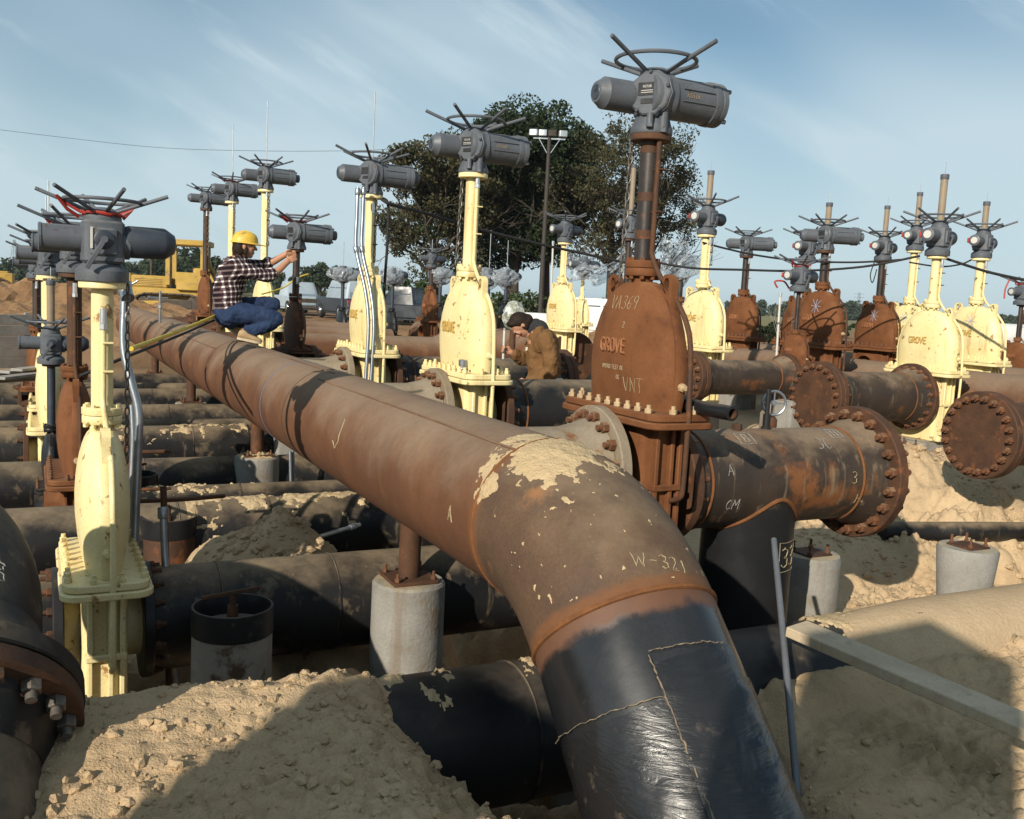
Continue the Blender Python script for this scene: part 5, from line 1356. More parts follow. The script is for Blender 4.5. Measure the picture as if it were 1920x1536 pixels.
# valve keys standing beside the left row
for px, y0, y1, d in ((243, 832, 1040, 5.4), (258, 905, 1000, 6.6)):
    q = pp(px, y0, d)
    kk = empty('valve_key', q); tag(kk, 'dark valve key standing behind the nearest yellow valve' if px == 243 else 'dark valve key beside the far casing cans', 'valve key')
    L = (y1 - y0) * d / FPX
    part('shaft', None, lambda b: (b.cyl(.022, -L, 0, 12), b.hexa(.032, -.02, .05)), M_rustdk, kk)
    part('handle', None, lambda b: b.cyl(.012, -.16, .22, 10, frame((0, 0, -.05), V)), M_rustdk, kk)
# red hand valve beyond the tee spool
q = pp(1446, 800, 8.0); hv = empty('hand_valve', q); tag(hv, 'small hand valve with round wheel behind the tee spool', 'hand valve')
part('body', None, lambda b: (b.lathe([(.03, -.4), (.03, -.02), (.045, 0), (.045, .06), (.03, .08), (.015, .09), (.012, .2)], 16),), M_rustdk, hv)
part('wheel', None, lambda b: (b.tube([(.095 * math.cos(t), -.03, .2 + .1 * math.sin(t)) for t in [2 * PI * k / 24 for k in range(24)]], .011, 8, closed=True), b.bar((-.09, -.03, .2), (.09, -.03, .2), .012, .01), b.bar((0, -.03, .11), (0, -.03, .29), .012, .01), b.cyl(.022, -.05, -.01, 12, frame((0, 0, .2), (0, 1, 0)) )), M_galv, hv)
q = pp(1412, 806, 6.2)
# timber formwork at the far left
fw = empty('timber_formwork', pp(18, 690, 12.5), GRID_RZ); tag(fw, 'grey timber formwork panel with steel rods at the left edge', 'formwork')
for k in range(5): part('board', 'fwb', lambda b: b.plate(.9, .03, 0, .135, .004, .004, 1), M_greywood, fw, Matrix.Translation((0, 0, .14 * k)) @ Matrix.Rotation(R_(-63), 4, 'Z') )
for k in range(2): part('cleat', 'fwc', lambda b: b.plate(.07, .035, 0, .72, .004, .004, 1), M_greywood, fw, Matrix.Rotation(R_(-63), 4, 'Z') @ Matrix.Translation((.2 - .45 * k, -.034, 0)))
for k in range(4): part('tie_rod', 'fwr', lambda b: b.cyl(.009, -.75, .75, 8, frame((0, 0, 0), (1, 0, 0))), M_rustdk, fw, Matrix.Rotation(R_(-63), 4, 'Z') @ Matrix.Translation((.1, -.06, .05 + .19 * k)))
for k, (px, py, d, lb) in enumerate(((60, 700, 11.0, 'loose boards lying beside the timber formwork'), (30, 715, 10.5, 'stacked planks at the left edge below the formwork'))):
    bd = empty('scrap_boards', pp(px, py, d), GRID_RZ); tag(bd, lb, 'boards')
    for j in range(3): part('board', 'scb', lambda b: b.plate(1.0, .14, 0, .03, .004, .003, 1), M_greywood, bd, Matrix.Translation((.05 * j, .06 * j, .033 * j)) @ Matrix.Rotation(.15 * j + R_(-50), 4, 'Z'))
# pressure gauges/taps on the header near the far left
tp = empty('tap_assembly', pp(300, 592, 13.0)); tag(tp, 'small grey tap fittings standing on the far end of the header', 'tap')
part('standpipe', None, lambda b: (b.cyl(.018, -.1, .33, 10), b.hexa(.03, .1, .15)), M_galv, tp)
part('crossbar', None, lambda b: (b.cyl(.012, -.14, .1, 8, frame((0, 0, .24), V)), b.hexa(.022, -.16, -.12, frame((0, 0, .24), V))), M_galv, tp)

# ------------------------------------------------------------------ ropes and cables
def cable(pts, r, label, mat=M_rubber, name='cable', cat='cable', group='black cables strung between valves', sm=6):
    P_ = smooth_path(pts, sm); b = MB(); b.tube(P_, r, 8)
    return tag(link(name, b.mesh(name, 60), mat), label, cat, group)
cable([pp(716, 374, 9.0), pp(735, 384, 9.0), pp(790, 398, 9.6), pp(880, 425, 10.2), pp(1000, 455, 10.8), pp(1100, 477, 11.2), pp(1188, 496, 11.5)], .016, 'black cable sagging from the twin-conduit valve past the light pole')
cable([pp(716, 372, 9.05), pp(726, 378, 9.05), pp(728, 400, 9.05), pp(726, 460, 9.1), pp(722, 520, 9.2), pp(718, 600, 9.3)], .014, 'black cable hanging down beside the twin-conduit valve')
cable([pp(1318, 455, 11.4), pp(1360, 466, 11.6), pp(1420, 479, 11.8), pp(1500, 489, 12), pp(1600, 492, 12), pp(1690, 487, 12)], .012, 'upper black cable from the stem-tube valve to the right-hand valves')
cable([pp(1230, 492, 11), pp(1300, 503, 11), pp(1390, 506, 11), pp(1500, 508, 11), pp(1620, 500, 11), pp(1725, 480, 10.8)], .013, 'lower black cable sagging across the right-hand valves')
cable([pp(1765, 482, 10.9), pp(1810, 497, 10.6), pp(1860, 512, 10.2), pp(1930, 527, 9.8)], .015, 'black cable leaving the right edge from the largest yellow valve')
cable([pp(1705, 492, 12), pp(1760, 500, 12), pp(1800, 496, 12), pp(1822, 487, 12)], .010, 'thin black cable between the two rightmost yellow valves')
cable([pp(1640, 490, 14), pp(1632, 515, 14), pp(1636, 530, 14), pp(1644, 505, 14)], .008, 'loop of thin cable under the tube valve at right')
cable([pp(246, 654, 6.2), pp(300, 634, 7.2), pp(360, 611, 8.3), pp(428, 582, 9.7)], .016, 'yellow strap stretched from the left row to the crouching man', M_yrope, 'strap', 'strap', None)
cable([pp(150, 705, 6.1), pp(230, 672, 6.3), pp(300, 644, 7.3), pp(360, 619, 8.4), pp(428, 588, 9.75)], .011, 'dark rope running beside the yellow strap', M_rubber, 'rope', 'rope', None)
cable([pp(490, 552, 10.6), pp(530, 540, 10.9), pp(556, 522, 11.0), pp(578, 514, 11.1)], .009, 'yellow cord tied to the short rusty valve', M_yrope, 'cord', 'cord', None)
cable([pp(-60, 236, 92), pp(120, 258, 92), pp(300, 277, 92), pp(480, 283, 92), pp(640, 283, 92), pp(780, 278, 92), pp(900, 270, 92)], .018, 'distant power line crossing the sky at left', M_rubber, 'power_line', 'power line', None)
for k, (px, py, d) in enumerate(((1488, 520, 10.6), (1905, 520, 12))):
    cable([pp(px - 12, py + 4, d), pp(px - 20, py + 22, d), pp(px - 22, py + 40, d)] if k else [pp(px - 30, py + 20, d), pp(px - 35, py + 8, d), pp(px - 18, py + 8, d), pp(px - 8, py + 22, d)], .010, 'red ribbon fluttering from the small right-hand valve' if not k else 'red ribbon on the valve at the right edge', M_redtape, 'ribbon', 'ribbon', None)

_hits = [ground_hit(px, 1008) + Vector((0, 0, .05)) for px in (1650, 1740, 1830, 1920, 2010)]
conduit(_hits, .08, 'thin sand-dusted pipe lying behind the piers on the right bank', n=28, mat=M_black, name='lateral_pipe', cat='pipe', group='laterals lying in the pit')

# ------------------------------------------------------------------ vegetation
def np_mesh(name, vs, fs):
    me = bpy.data.meshes.new(name); k = fs.shape[1]
    me.vertices.add(len(vs)); me.vertices.foreach_set('co', vs.astype(np.float32).ravel())
    me.loops.add(fs.size); me.loops.foreach_set('vertex_index', fs.astype(np.int32).ravel())
    me.polygons.add(len(fs)); me.polygons.foreach_set('loop_start', np.arange(0, fs.size, k, dtype=np.int32))
    me.polygons.foreach_set('loop_total', np.full(len(fs), k, dtype=np.int32)); me.update(); return me
def leaf_cloud(name, centres, radii, per, size, rs, mat, parent=None, M=None):
    """many leaf-sized quads gathered in clumps"""
    C = np.repeat(centres, per, 0); Rr = np.repeat(radii, per)
    d = rs.normal(size=(len(C), 3)); d /= np.linalg.norm(d, axis=1)[:, None]
    r = rs.uniform(.25, 1., len(C)) ** .6
    P = C + d * (Rr * r)[:, None] * np.array([1.15, 1.15, .8])
    a = rs.normal(size=(len(C), 3)); a /= np.linalg.norm(a, axis=1)[:, None]
    b = np.cross(a, rs.normal(size=(len(C), 3))); b /= np.linalg.norm(b, axis=1)[:, None]
    s_ = (size * rs.uniform(.6, 1.4, len(C)))[:, None]
    vs = np.stack([P - a * s_, P + b * s_ * .55, P + a * s_, P - b * s_ * .55], 1).reshape(-1, 3)
    fs = np.arange(len(vs)).reshape(-1, 4)
    return link(name, np_mesh(name, vs, fs), mat, parent, M)
def branch(b, p, d, L, r, depth, rs, tips, spread=.5):
    n = 5; pts = [p]; q = Vector(p); dd = Vector(d)
    for i in range(n):
        dd = (dd + Vector(rs.normal(size=3)) * .13 + Vector((0, 0, .04))).normalized(); q = q + dd * L / n; pts.append(q.copy())
    b.tube(pts, [r * (1 - .55 * i / n) for i in range(n + 1)], 7 if depth > 1 else 5, cap=False)
    if depth == 0: tips.append((q.copy(), L)); return
    for k in range(rs.randint(2, 4)):
        w = Vector(rs.normal(size=3)); w = (w - dd * w.dot(dd)).normalized()
        branch(b, pts[-1 if k else -2], (dd + w * spread * rs.uniform(.7, 1.5)).normalized(), L * rs.uniform(.6, .8), r * .52, depth - 1, rs, tips, spread)
def tree(name, base, H, W_, label, mat, seed, nclump, per, leaf, crown0=.3, cr=(.5, 1.0), trunk_r=.22, limbs=5, group='big trees beyond the yard', squash=1., fill=.5):
    rs = np.random.RandomState(seed); t = empty(name, base); tag(t, label, 'tree', group)
    b = MB(); tips = []
    b.tube([(0, 0, -.5), (.05, 0, H * .12), (.0, .1, H * .28), (-.05, .05, H * .42)], [trunk_r * 1.2, trunk_r, trunk_r * .8, trunk_r * .55], 10)
    link('trunk', b.mesh('trunk', 0), M_bark, t)
    b = MB()
    for k in range(limbs):
        a = 2 * PI * k / limbs + rs.uniform(-.4, .4); z0 = H * rs.uniform(.18, .42)
        branch(b, Vector((0, .05, z0)), Vector((math.cos(a) * .8, math.sin(a) * .8, rs.uniform(.5, 1.3))).normalized(), H * .24, trunk_r * .45, 3, rs, tips, .55)
    link('limbs', b.mesh('limbs', 0), M_bark, t)
    # crown clumps on an uneven ellipsoid plus the limb tips
    cs = []; rr = []
    while len(cs) < nclump:
        d = rs.normal(size=3); d /= np.linalg.norm(d)
        q = rs.uniform(fill, 1.) ** .7
        lob = 1 + .22 * math.sin(3 * math.atan2(d[1], d[0]) + seed) + .18 * math.sin(5 * d[2] + seed * 2) + rs.uniform(-.12, .12)
        p = np.array([d[0] * W_ / 2 * q * lob, d[1] * W_ / 2 * q * lob, H * (crown0 + (1 - crown0) * .5) + d[2] * H * (1 - crown0) * .5 * q * min(1.05, lob)])
        cs.append(p); rr.append(rs.uniform(*cr))
    for p, L in tips:
        if abs(p.x) < W_ * .55 and p.z < H: cs.append(np.array(p)); rr.append(rs.uniform(*cr) * .8)
    leaf_cloud('crown', np.array(cs), np.array(rr), per, leaf, rs, mat, t)
    return t
DT = 54.
def gbase(px, d): 
    p = at(px, 600, d); return Vector((p.x, p.y, gz(p.x, p.y)))
tree('oak_tree', gbase(958, DT), 12.6, 6.3, 'tall dense dark-green oak at the centre of the skyline', M_leafd, 3, 150, 330, .105, .2, (.6, 1.15), .34, 7, fill=.3)
tree('oak_tree', gbase(1018, DT + 4), 12.4, 5.4, 'dark-green oak just right of the tallest one, behind the light pole', M_leafd, 8, 105, 320, .105, .25, (.55, 1.1), .3, 6, fill=.3)
tree('elm_tree', gbase(1140, DT - 2), 11.6, 6.6, 'sparse browning tree behind the tallest rusty valve', M_leafb, 12, 95, 115, .075, .22, (.45, .9), .26, 9, fill=.2)
tree('elm_tree', gbase(1200, DT + 1), 9.0, 4.8, 'smaller sparse tree at the right end of the group', M_leafb, 15, 52, 95, .075, .3, (.4, .85), .2, 8, fill=.2)
tree('elm_tree', gbase(812, DT - 3), 9.9, 5.4, 'leaning brown-leaved tree at the left end of the group', M_leafb, 22, 80, 170, .085, .2, (.4, .9), .25, 9, fill=.25)
tree('oak_tree', gbase(880, DT + 2), 10.6, 5.0, 'olive-green tree between the tall oak and the brown-leaved one', M_leafg, 31, 75, 230, .1, .25, (.5, .95), .25, 6, fill=.3)
def bush(px, py, d, w, h, label, mat, seed, n=24, per=110, leaf=.1):
    p = at(px, py, d); rs = np.random.RandomState(seed); t = empty('bush', (p.x, p.y, gz(p.x, p.y))); tag(t, label, 'bush', 'bushes round the yard')
    b = MB(); tips = []
    for k in range(4): branch(b, Vector((rs.uniform(-.2, .2) * w, 0, 0)), Vector((rs.uniform(-.5, .5), rs.uniform(-.5, .5), 1)).normalized(), h * .4, .04, 1, rs, tips)
    link('stems', b.mesh('stems', 0), M_bark, t)
    cs = np.stack([rs.uniform(-.5, .5, n) * w, rs.uniform(-.4, .4, n) * w * .7, rs.uniform(.1, 1., n) ** .8 * h * .9], 1)
    leaf_cloud('foliage', cs, rs.uniform(.3, .6, n) * h * .42, per, leaf, rs, mat, t)
bush(770, 570, 48, 2.6, 2.2, 'green bush between the wrapped valves and the brown tree', M_leafg, 1)
bush(868, 570, 50, 2.4, 1.5, 'low bush under the tall oak', M_leafd, 2)
bush(985, 570, 49, 3.2, 1.8, 'dark bush at the foot of the light pole', M_leafg, 3)
bush(1150, 580, 46, 2.6, 2.3, 'green bush behind the white car', M_leafg, 4)
bush(1445, 608, 40, 2.0, .9, 'dark low bush between the rusty valves on the right', M_leafd, 5, leaf=.08)
bush(1600, 612, 60, 4.0, 1.0, 'low dark scrub in the field on the right', M_leafd, 6)
bush(1885, 612, 60, 3.0, 1.6, 'green bush at the right edge beyond the tank', M_leafg, 7)
bush(548, 560, 58, 2.0, 1.3, 'small green bush between the parked vehicles', M_leafg, 9)
# bare shrub
p = at(1462, 610, 34); t = empty('bare_shrub', (p.x, p.y, gz(p.x, p.y))); tag(t, 'leafless shrub among the rusty valves on the right', 'shrub')
b = MB(); rs = np.random.RandomState(4); tips = []
for k in range(4): branch(b, Vector((0, 0, 0)), Vector((rs.uniform(-.6, .6), 0, 1)).normalized(), .75, .022, 3, rs, tips, .6)
link('stems', b.mesh('stems', 0), M_greywood, t)
b = MB(); b.tube([(0, 0, -.2), (0, 0, .15)], [.05, .03], 8); link('stump', b.mesh('stump'), M_greywood, t)
# far woods: one mass
def woods(name, x0, x1, d0, d1, h, n, seed, label, per=42, leaf=.75):
    rs = np.random.RandomState(seed); cs = []; rr = []
    for i in range(n):
        px = rs.uniform(x0, x1); d = rs.uniform(d0, d1); p = at(px, 580, d)
        hh = h * (.55 + .55 * float(vnoise(np.array([px * .02]), np.array([3.]), seed)[0]) + rs.uniform(-.12, .12))
        for k in range(3):
            cs.append((p.x, p.y, .2 + hh * (k + .5) / 3)); rr.append(hh * rs.uniform(.18, .3))
    o = leaf_cloud(name, np.array(cs), np.array(rr), per, leaf, rs, M_leaff)
    tag(o, label, 'woods', None, 'stuff')
woods('far_woods', 1290, 2100, 330, 460, 7.0, 260, 5, 'hazy line of distant woods along the right horizon')
woods('far_woods', -300, 760, 150, 230, 5.2, 230, 9, 'dark line of woods along the left horizon', leaf=.45)
woods('far_woods', 280, 430, 120, 150, 6.4, 60, 19, 'wooded rise behind the bulldozer', leaf=.35)
p = gbase(598, 120)
tree('pine_tree', p, 4.6, 4.4, 'distant round-headed pine right of the crouching man', M_leaff, 41, 40, 70, .18, .45, (.4, .8), .16, 4, group=None)

# ------------------------------------------------------------------ light pole, stakes, pylon, tank
lp = empty('light_pole', gbase(1012, 46)); tag(lp, 'black pole with a cluster of floodlights before the dark trees', 'light pole')
ltop = z_at(lp.location.x if False else gbase(1012, 46).x, gbase(1012, 46).y, 256) - gbase(1012, 46).z
part('pole', None, lambda b: b.tube([(0, 0, -.6), (0, 0, ltop * .5), (0, 0, ltop)], [.13, .11, .09], 14), M_pole, lp)
part('crossarm', None, lambda b: (b.bar((-.75, 0, ltop - .1), (.75, 0, ltop - .1), .07, .07), b.bar((-.5, 0, ltop - .1), (0, 0, ltop - .9), .03, .03), b.bar((.5, 0, ltop - .1), (0, 0, ltop - .9), .03, .03)), M_alum, lp)
for k, x in enumerate((-.75, -.32, .12, .62)):
    fl = part('floodlight', 'fl_h', lambda b: b.plate(.40, .26, 0, .30, .05, .03, 3), M_alum if k != 2 else M_pole, lp, Matrix.Translation((x, -.08, ltop - .02)) @ Matrix.Rotation(R_(8 * (k - 1.5)), 4, 'Z'))
    part('lens', 'fl_l', lambda b: b.plate(.32, .22, -.16, -.14, .02, .004, 2, Matrix.Translation((0, 0, .15)) @ Matrix.Rotation(PI / 2, 4, 'X')), M_dial, fl)
for px, y0, y1, d, lb in ((1033, 458, 600, 15.6, 'thin white stake beside the light-pole valve'), (1459, 556, 652, 13.5, 'thin white stake left of the small ribboned valve')):
    q0, q1 = at(px, y1, d), at(px + 4, y0, d)
    st = empty('survey_stake', q0); tag(st, lb, 'stake', 'white survey stakes')
    part('shaft', None, lambda b: b.tube([(0, 0, -.8), q1 - q0], .016, 8), M_dial, st)
    part('cap', None, lambda b: b.cyl(.022, 0, .05, 8, Matrix.Translation(q1 - q0)), M_alum, st)
def pylon(px, d, h, label):
    p = gbase(px, d); t = empty('pylon', p); tag(t, label, 'pylon', 'far electricity pylons'); b = MB(); c = MB()
    def leg(sx, sy): b.bar((sx * h * .11, sy * h * .11, 0), (sx * h * .02, sy * h * .02, h), h * .008, h * .008)
    for sx in (-1, 1):
        for sy in (-1, 1): leg(sx, sy)
    for k in range(6):
        z0, z1 = h * k / 6, h * (k + 1) / 6; w0, w1 = h * (.11 - .09 * k / 6), h * (.11 - .09 * (k + 1) / 6)
        b.bar((-w0, -w0, z0), (w1, -w1, z1), h * .005, h * .005); b.bar((w0, -w0, z0), (-w1, -w1, z1), h * .005, h * .005)
    for z in (.68, .82, .95): c.bar((-h * .2, 0, h * z), (h * .2, 0, h * z), h * .008, h * .012)
    link('lattice', b.mesh('lattice'), M_galv, t); link('crossarms', c.mesh('crossarms'), M_galv, t)
pylon(1607, 620, 17, 'faint lattice pylon on the right horizon'); pylon(1700, 900, 19, 'fainter pylon farther along the right horizon'); pylon(28, 300, 12, 'faint pylon at the far left horizon')
p = at(1905, 632, 30); tk = empty('storage_tank', (p.x, p.y, gz(p.x, p.y)), .35); tag(tk, 'white horizontal tank at the right edge behind the yellow valve', 'tank')
tz = p.z - gz(p.x, p.y) + .0
part('shell', None, lambda b: b.lathe([(.02, -1.22), (.2, -1.2), (.36, -1.1), (.40, -1.0), (.40, 1.0), (.36, 1.1), (.2, 1.2), (.02, 1.22)], 32, frame((0, 0, tz), (1, 0, 0))), M_white, tk)
for x in (-.7, .7): part('saddle', None, lambda b: b.box((x, 0, (tz - .3) / 2), (.16, .6, max(.1, tz - .3)), .01), M_conc, tk)

# ------------------------------------------------------------------ plastic sheet and foil
def sheet(pts, label, seed):
    """loose film hung through four corner points"""
    A, B_, C_, D_ = [Vector(p) for p in pts]; n = 40; vs = []; fs = []
    X, Y = np.meshgrid(np.linspace(0, 1, n), np.linspace(0, 1, n)); nz = fbm(X * 4, Y * 4, 5, seed, .62)
    for j in range(n):
        for i in range(n):
            x, y = X[j, i], Y[j, i]; p = A.lerp(B_, x).lerp(D_.lerp(C_, x), y)
            vs.append(p + Vector((nz[j, i] * .25, nz[i, j] * .7, -.25 * math.sin(PI * x) * (1 - y) + nz[j, i] * .35)))
    for j in range(n - 1):
        for i in range(n - 1): fs.append((j * n + i, j * n + i + 1, (j + 1) * n + i + 1, (j + 1) * n + i))
    b = MB(); b.add(vs, fs); return tag(link('plastic_sheet', b.mesh('plastic_sheet', 0), M_plastic), label, 'plastic sheet')
sheet([at(1062, 488, 17), at(1188, 455, 16), at(1176, 535, 16), at(1075, 522, 17)], 'torn sheet of clear plastic draped behind the tallest rusty valve', 5)
sheet([at(1065, 465, 17.4), at(1105, 460, 17.4), at(1115, 500, 17.4), at(1060, 505, 17.4)], 'bunched clear plastic over the little yellow valve', 15)
sheet([at(1240, 440, 15), at(1285, 430, 15), at(1290, 492, 15), at(1240, 500, 15)], 'clear plastic film hanging over the valve behind the tall vent pipe', 25)
q = at(962, 612, 10.8); fo = empty('wrapped_fitting', q); tag(fo, 'fitting bagged in crumpled silvery foil above the stooping man', 'fitting')
part('post', None, lambda b: b.cyl(.035, -.9, .0, 12), M_rustdk, fo)
bl = MB(); rs = np.random.RandomState(3); rings = []
for k in range(13):
    t_ = PI * (k + .05) / 12.1
    rings.append([(.12 * math.sin(t_) * math.cos(a) * (1 + rs.uniform(-.16, .16)), .12 * math.sin(t_) * math.sin(a) * (1 + rs.uniform(-.16, .16)), .12 - .17 * math.cos(t_)) for a in [2 * PI * j / 18 for j in range(18)]])
bl.rings(rings); link('foil_bag', bl.mesh('foil_bag', 20), M_foil, fo)

# ------------------------------------------------------------------ bulldozer
def dozer(p, rz, label):
    t = empty('bulldozer', p, rz); tag(t, label, 'bulldozer')
    part('hull', None, lambda b: (b.plate(3.0, 1.1, .45, 1.05, .08, .03), b.plate(1.5, .95, 1.05, 1.55, .08, .04, 4, Matrix.Translation((-.75, 0, 0))), b.plate(1.0, 1.5, 1.0, 1.35, .05, .03, 2, Matrix.Translation((.9, 0, 0)))), M_cat, t)
    part('grille', None, lambda b: [b.bar((-.2, -.482, 1.12 + .07 * k), (-1.35, -.482, 1.12 + .07 * k), .02, .012) for k in range(5)], M_track, t)
    part('fuel_tank', None, lambda b: b.plate(.5, 1.3, 1.3, 1.95, .1, .05, 4, Matrix.Translation((1.3, 0, 0))), M_cat, t)
    part('seat', None, lambda b: (b.plate(.5, .55, 1.35, 1.5, .06, .03, 3, Matrix.Translation((.75, 0, 0))), b.plate(.14, .55, 1.45, 2.0, .05, .03, 3, Matrix.Translation((1.0, 0, 0)))), M_rubber, t)
    part('cab_back', None, lambda b: (b.plate(.08, 1.3, 1.35, 2.3, .02, .01, 1, Matrix.Translation((1.45, 0, 0))), b.plate(.9, .08, 1.2, 1.75, .02, .01, 1, Matrix.Translation((.8, -.62, 0)))), M_cat, t)
    part('exhaust', None, lambda b: b.cyl(.05, 1.5, 2.25, 12, Matrix.Translation((-.8, .15, 0))), M_track, t)
    part('radiator_guard', None, lambda b: b.plate(.16, 1.0, .8, 1.62, .04, .03, 2, Matrix.Translation((-1.55, 0, 0))), M_cat, t)
    cn = part('canopy', None, lambda b: b.plate(1.85, 1.65, 2.86, 3.10, .1, .04, 3, Matrix.Translation((.75, 0, 0))), M_cat, t)
    for x in (.05, 1.45):
        for y in (-.65, .65): part('post', None, lambda b: b.bar((x, y, 1.2), (x, y, 2.96), .17, .17), M_cat, cn)
    for y in (-.65, .65): part('post', None, lambda b: b.bar((1.45, y, 2.3), (1.9, y, 1.4), .09, .09), M_cat, cn)
    for y in (-.82, .82):
        pts = []
        for k in range(28):
            a = 2 * PI * k / 28
            pts.append((1.25 * math.copysign(min(1, abs(math.cos(a)) * 1.15), math.cos(a)) + .1, y, .42 + .40 * math.copysign(min(1, abs(math.sin(a)) * 1.25), math.sin(a))))
        tr = part('track_frame', None, lambda b: b.box((.1, y, .42), (2.0, .28, .36), .03), M_track, t)
        for k in range(28):
            a_, c_ = Vector(pts[k]), Vector(pts[(k + 1) % 28]); mid = (a_ + c_) / 2; d_ = c_ - a_
            part('track_shoe', None, lambda b: b.plate(.44, max(.06, d_.length * .92), -.03, .03, .01, .006, 1, frame(mid, d_.cross(Vector((0, 1, 0))), (0, 1, 0))), M_track, tr)
        for x in (-1.0, 1.2): part('sprocket', None, lambda b: b.lathe([(.3, -.12), (.34, -.1), (.34, .1), (.3, .12)], 20, frame((x, y, .42), (0, 1, 0))), M_track, tr)
        part('push_arm', None, lambda b: b.bar((-.2, y * 1.3, .45), (-2.2, y * 1.3, .35), .16, .16), M_cat, t)
    bl = MB(); n = 9; rings = []
    for s_ in (-1, 1):
        rings.append([(-2.25 - .18 * math.cos(PI * (k / (n - 1) - .5)), s_ * 1.45, .05 + 1.05 * k / (n - 1)) for k in range(n)] + [(-2.18 - .18 * math.cos(PI * (k / (n - 1) - .5)), s_ * 1.45, .05 + 1.05 * k / (n - 1)) for k in range(n - 1, -1, -1)])
    bl.rings(rings); link('blade', bl.mesh('blade'), M_cat, t)
    for y in (-.45, .45): part('lift_ram', None, lambda b: b.tube([(-1.2, y, 1.3), (-2.1, y * 1.1, .7)], .05, 10), M_galv, t)
p = gbase(318, 41); dozer(p, R_(8), 'yellow bulldozer with a roll-over canopy behind the left valves')
# yellow machine peeping in at the far left
p = gbase(6, 58); t = empty('backhoe', p, R_(20), .75); tag(t, 'corner of a yellow machine at the far left edge', 'machine')
part('body', None, lambda b: (b.plate(1.6, 1.2, .6, 1.9, .08, .04), b.plate(.9, 1.1, 1.9, 2.05, .05, .02)), M_cat, t)
for y in (-.65, .65): part('wheel', None, lambda b: b.lathe([(.3, -.15), (.5, -.14), (.55, 0), (.5, .14), (.3, .15)], 24, frame((.3, y, .5), (0, 1, 0))), M_rubber, t)

# ------------------------------------------------------------------ parked vehicles
def car(px, d, heading, label, L, W_, H, paint, roof, kind='wagon', name='parked_car', cat='car', z=None, light=M_redlamp):
    p = gbase(px, d); t = empty(name, p if z is None else Vector((p.x, p.y, z)), heading); tag(t, label, cat, 'vehicles parked behind the yard')
    hb = H * .56; w = W_ / 2
    part('body', None, lambda b: (b.plate(L, W_, .32, hb, .12, .07, 4), b.plate(L * .98, W_ * .96, .26, .34, .1, .02, 3)), paint, t)
    x0, x1 = (-L * .47, L * .18) if kind == 'wagon' else (-L * .08, L * .2)
    def cab(b):
        rings = []
        for z_, k in ((hb - .02, 0), (hb + (H - hb) * .5, .45), (H - .06, .92), (H, 1.05)):
            e0 = x0 + .10 * k * (1 if kind == 'wagon' else 1.5); e1 = x1 - .42 * k; ww = w - .04 - .14 * k
            rings.append([(e1, -ww + .06, z_), (e1 + .03, -ww + .2, z_), (e1 + .03, ww - .2, z_), (e1, ww - .06, z_), (e1 - .08, ww, z_), (e0 + .08, ww, z_), (e0, ww - .08, z_), (e0, -ww + .08, z_), (e0 + .08, -ww, z_), (e1 - .08, -ww, z_)])
        b.rings(rings)
    cb = part('cabin', None, cab, roof, t)
    zc, zh = hb + (H - hb) * .48, (H - hb) * .58
    def pane(a, c, key):
        pass
    for s_ in (-1, 1):
        y = s_ * (w - .095); nwin = 3 if kind == 'wagon' else 1
        for k in range(nwin):
            xa = x0 + .2 + (x1 - x0 - .62) * k / nwin; xb = x0 + .12 + (x1 - x0 - .62) * (k + 1) / nwin
            part('window', None, lambda b: b.add([(xa, y + s_ * .042, hb + .04), (xb, y + s_ * .042, hb + .04), (xb - .02, y - s_ * .022, hb + zh + .02), (xa + .02, y - s_ * .022, hb + zh + .02)], [(0, 1, 2, 3)] if s_ < 0 else [(3, 2, 1, 0)]), M_glass, cb)
    part('rear_window', None, lambda b: b.add([(x0 - .012, -w + .2, hb + .06), (x0 - .012, w - .2, hb + .06), (x0 + (.075 if kind == 'wagon' else .13), w - .26, hb + zh + .03), (x0 + (.075 if kind == 'wagon' else .13), -w + .26, hb + zh + .03)], [(3, 2, 1, 0)]), M_glassl, cb)
    part('windscreen', None, lambda b: b.add([(x1 + .025, -w + .2, hb + .04), (x1 + .025, w - .2, hb + .04), (x1 - .30, w - .26, hb + zh + .06), (x1 - .30, -w + .26, hb + zh + .06)], [(0, 1, 2, 3)]), M_glassl, cb)
    for x in (-L * .3, L * .31):
        for s_ in (-1, 1):
            wh = part('wheel', None, lambda b: b.lathe([(.2, -.1), (.33, -.11), (.36, -.05), (.36, .05), (.33, .11), (.2, .1)], 24, frame((x, s_ * (w - .06), .36), (0, 1, 0))), M_rubber, t)
            part('hubcap', None, lambda b: b.lathe([(.19, 0), (.17, .03), (.05, .05)], 18, frame((x, s_ * (w + .03), .36), (0, s_, 0))), M_chrome, wh)
    for s_ in (-1, 1):
        part('tail_lamp', None, lambda b: b.box((-L / 2 - .005, s_ * (w - .13), hb - .22), (.05, .14, .26), .01), light, t)
        part('headlamp', None, lambda b: b.lathe([(.1, 0), (.09, .03), (.03, .04)], 16, frame((L / 2 - .01, s_ * (w - .22), hb - .2), (1, 0, 0))), M_dial, t)
    part('bumper', None, lambda b: b.box((-L / 2 - .06, 0, .46), (.12, W_ * .96, .16), .03), M_chrome, t)
    part('bumper', None, lambda b: b.box((L / 2 + .06, 0, .46), (.12, W_ * .96, .16), .03), M_chrome, t)
    part('grille', None, lambda b: b.box((L / 2 + .004, 0, hb - .2), (.04, W_ * .55, .2), .01), M_track, t)
    if kind == 'pickup':
        part('load_bed', None, lambda b: b.plate(L * .40, W_ * .82, hb - .25, hb - .02, .02, .01, 1, Matrix.Translation((-L * .28, 0, .03))), M_rubber, t)
    return t
car(655, 47, R_(118), 'dark wagon with a pale roof parked behind the wrapped valve', 5.0, 2.0, 1.85, M_dark, M_blue, 'wagon', light=M_redlamp)
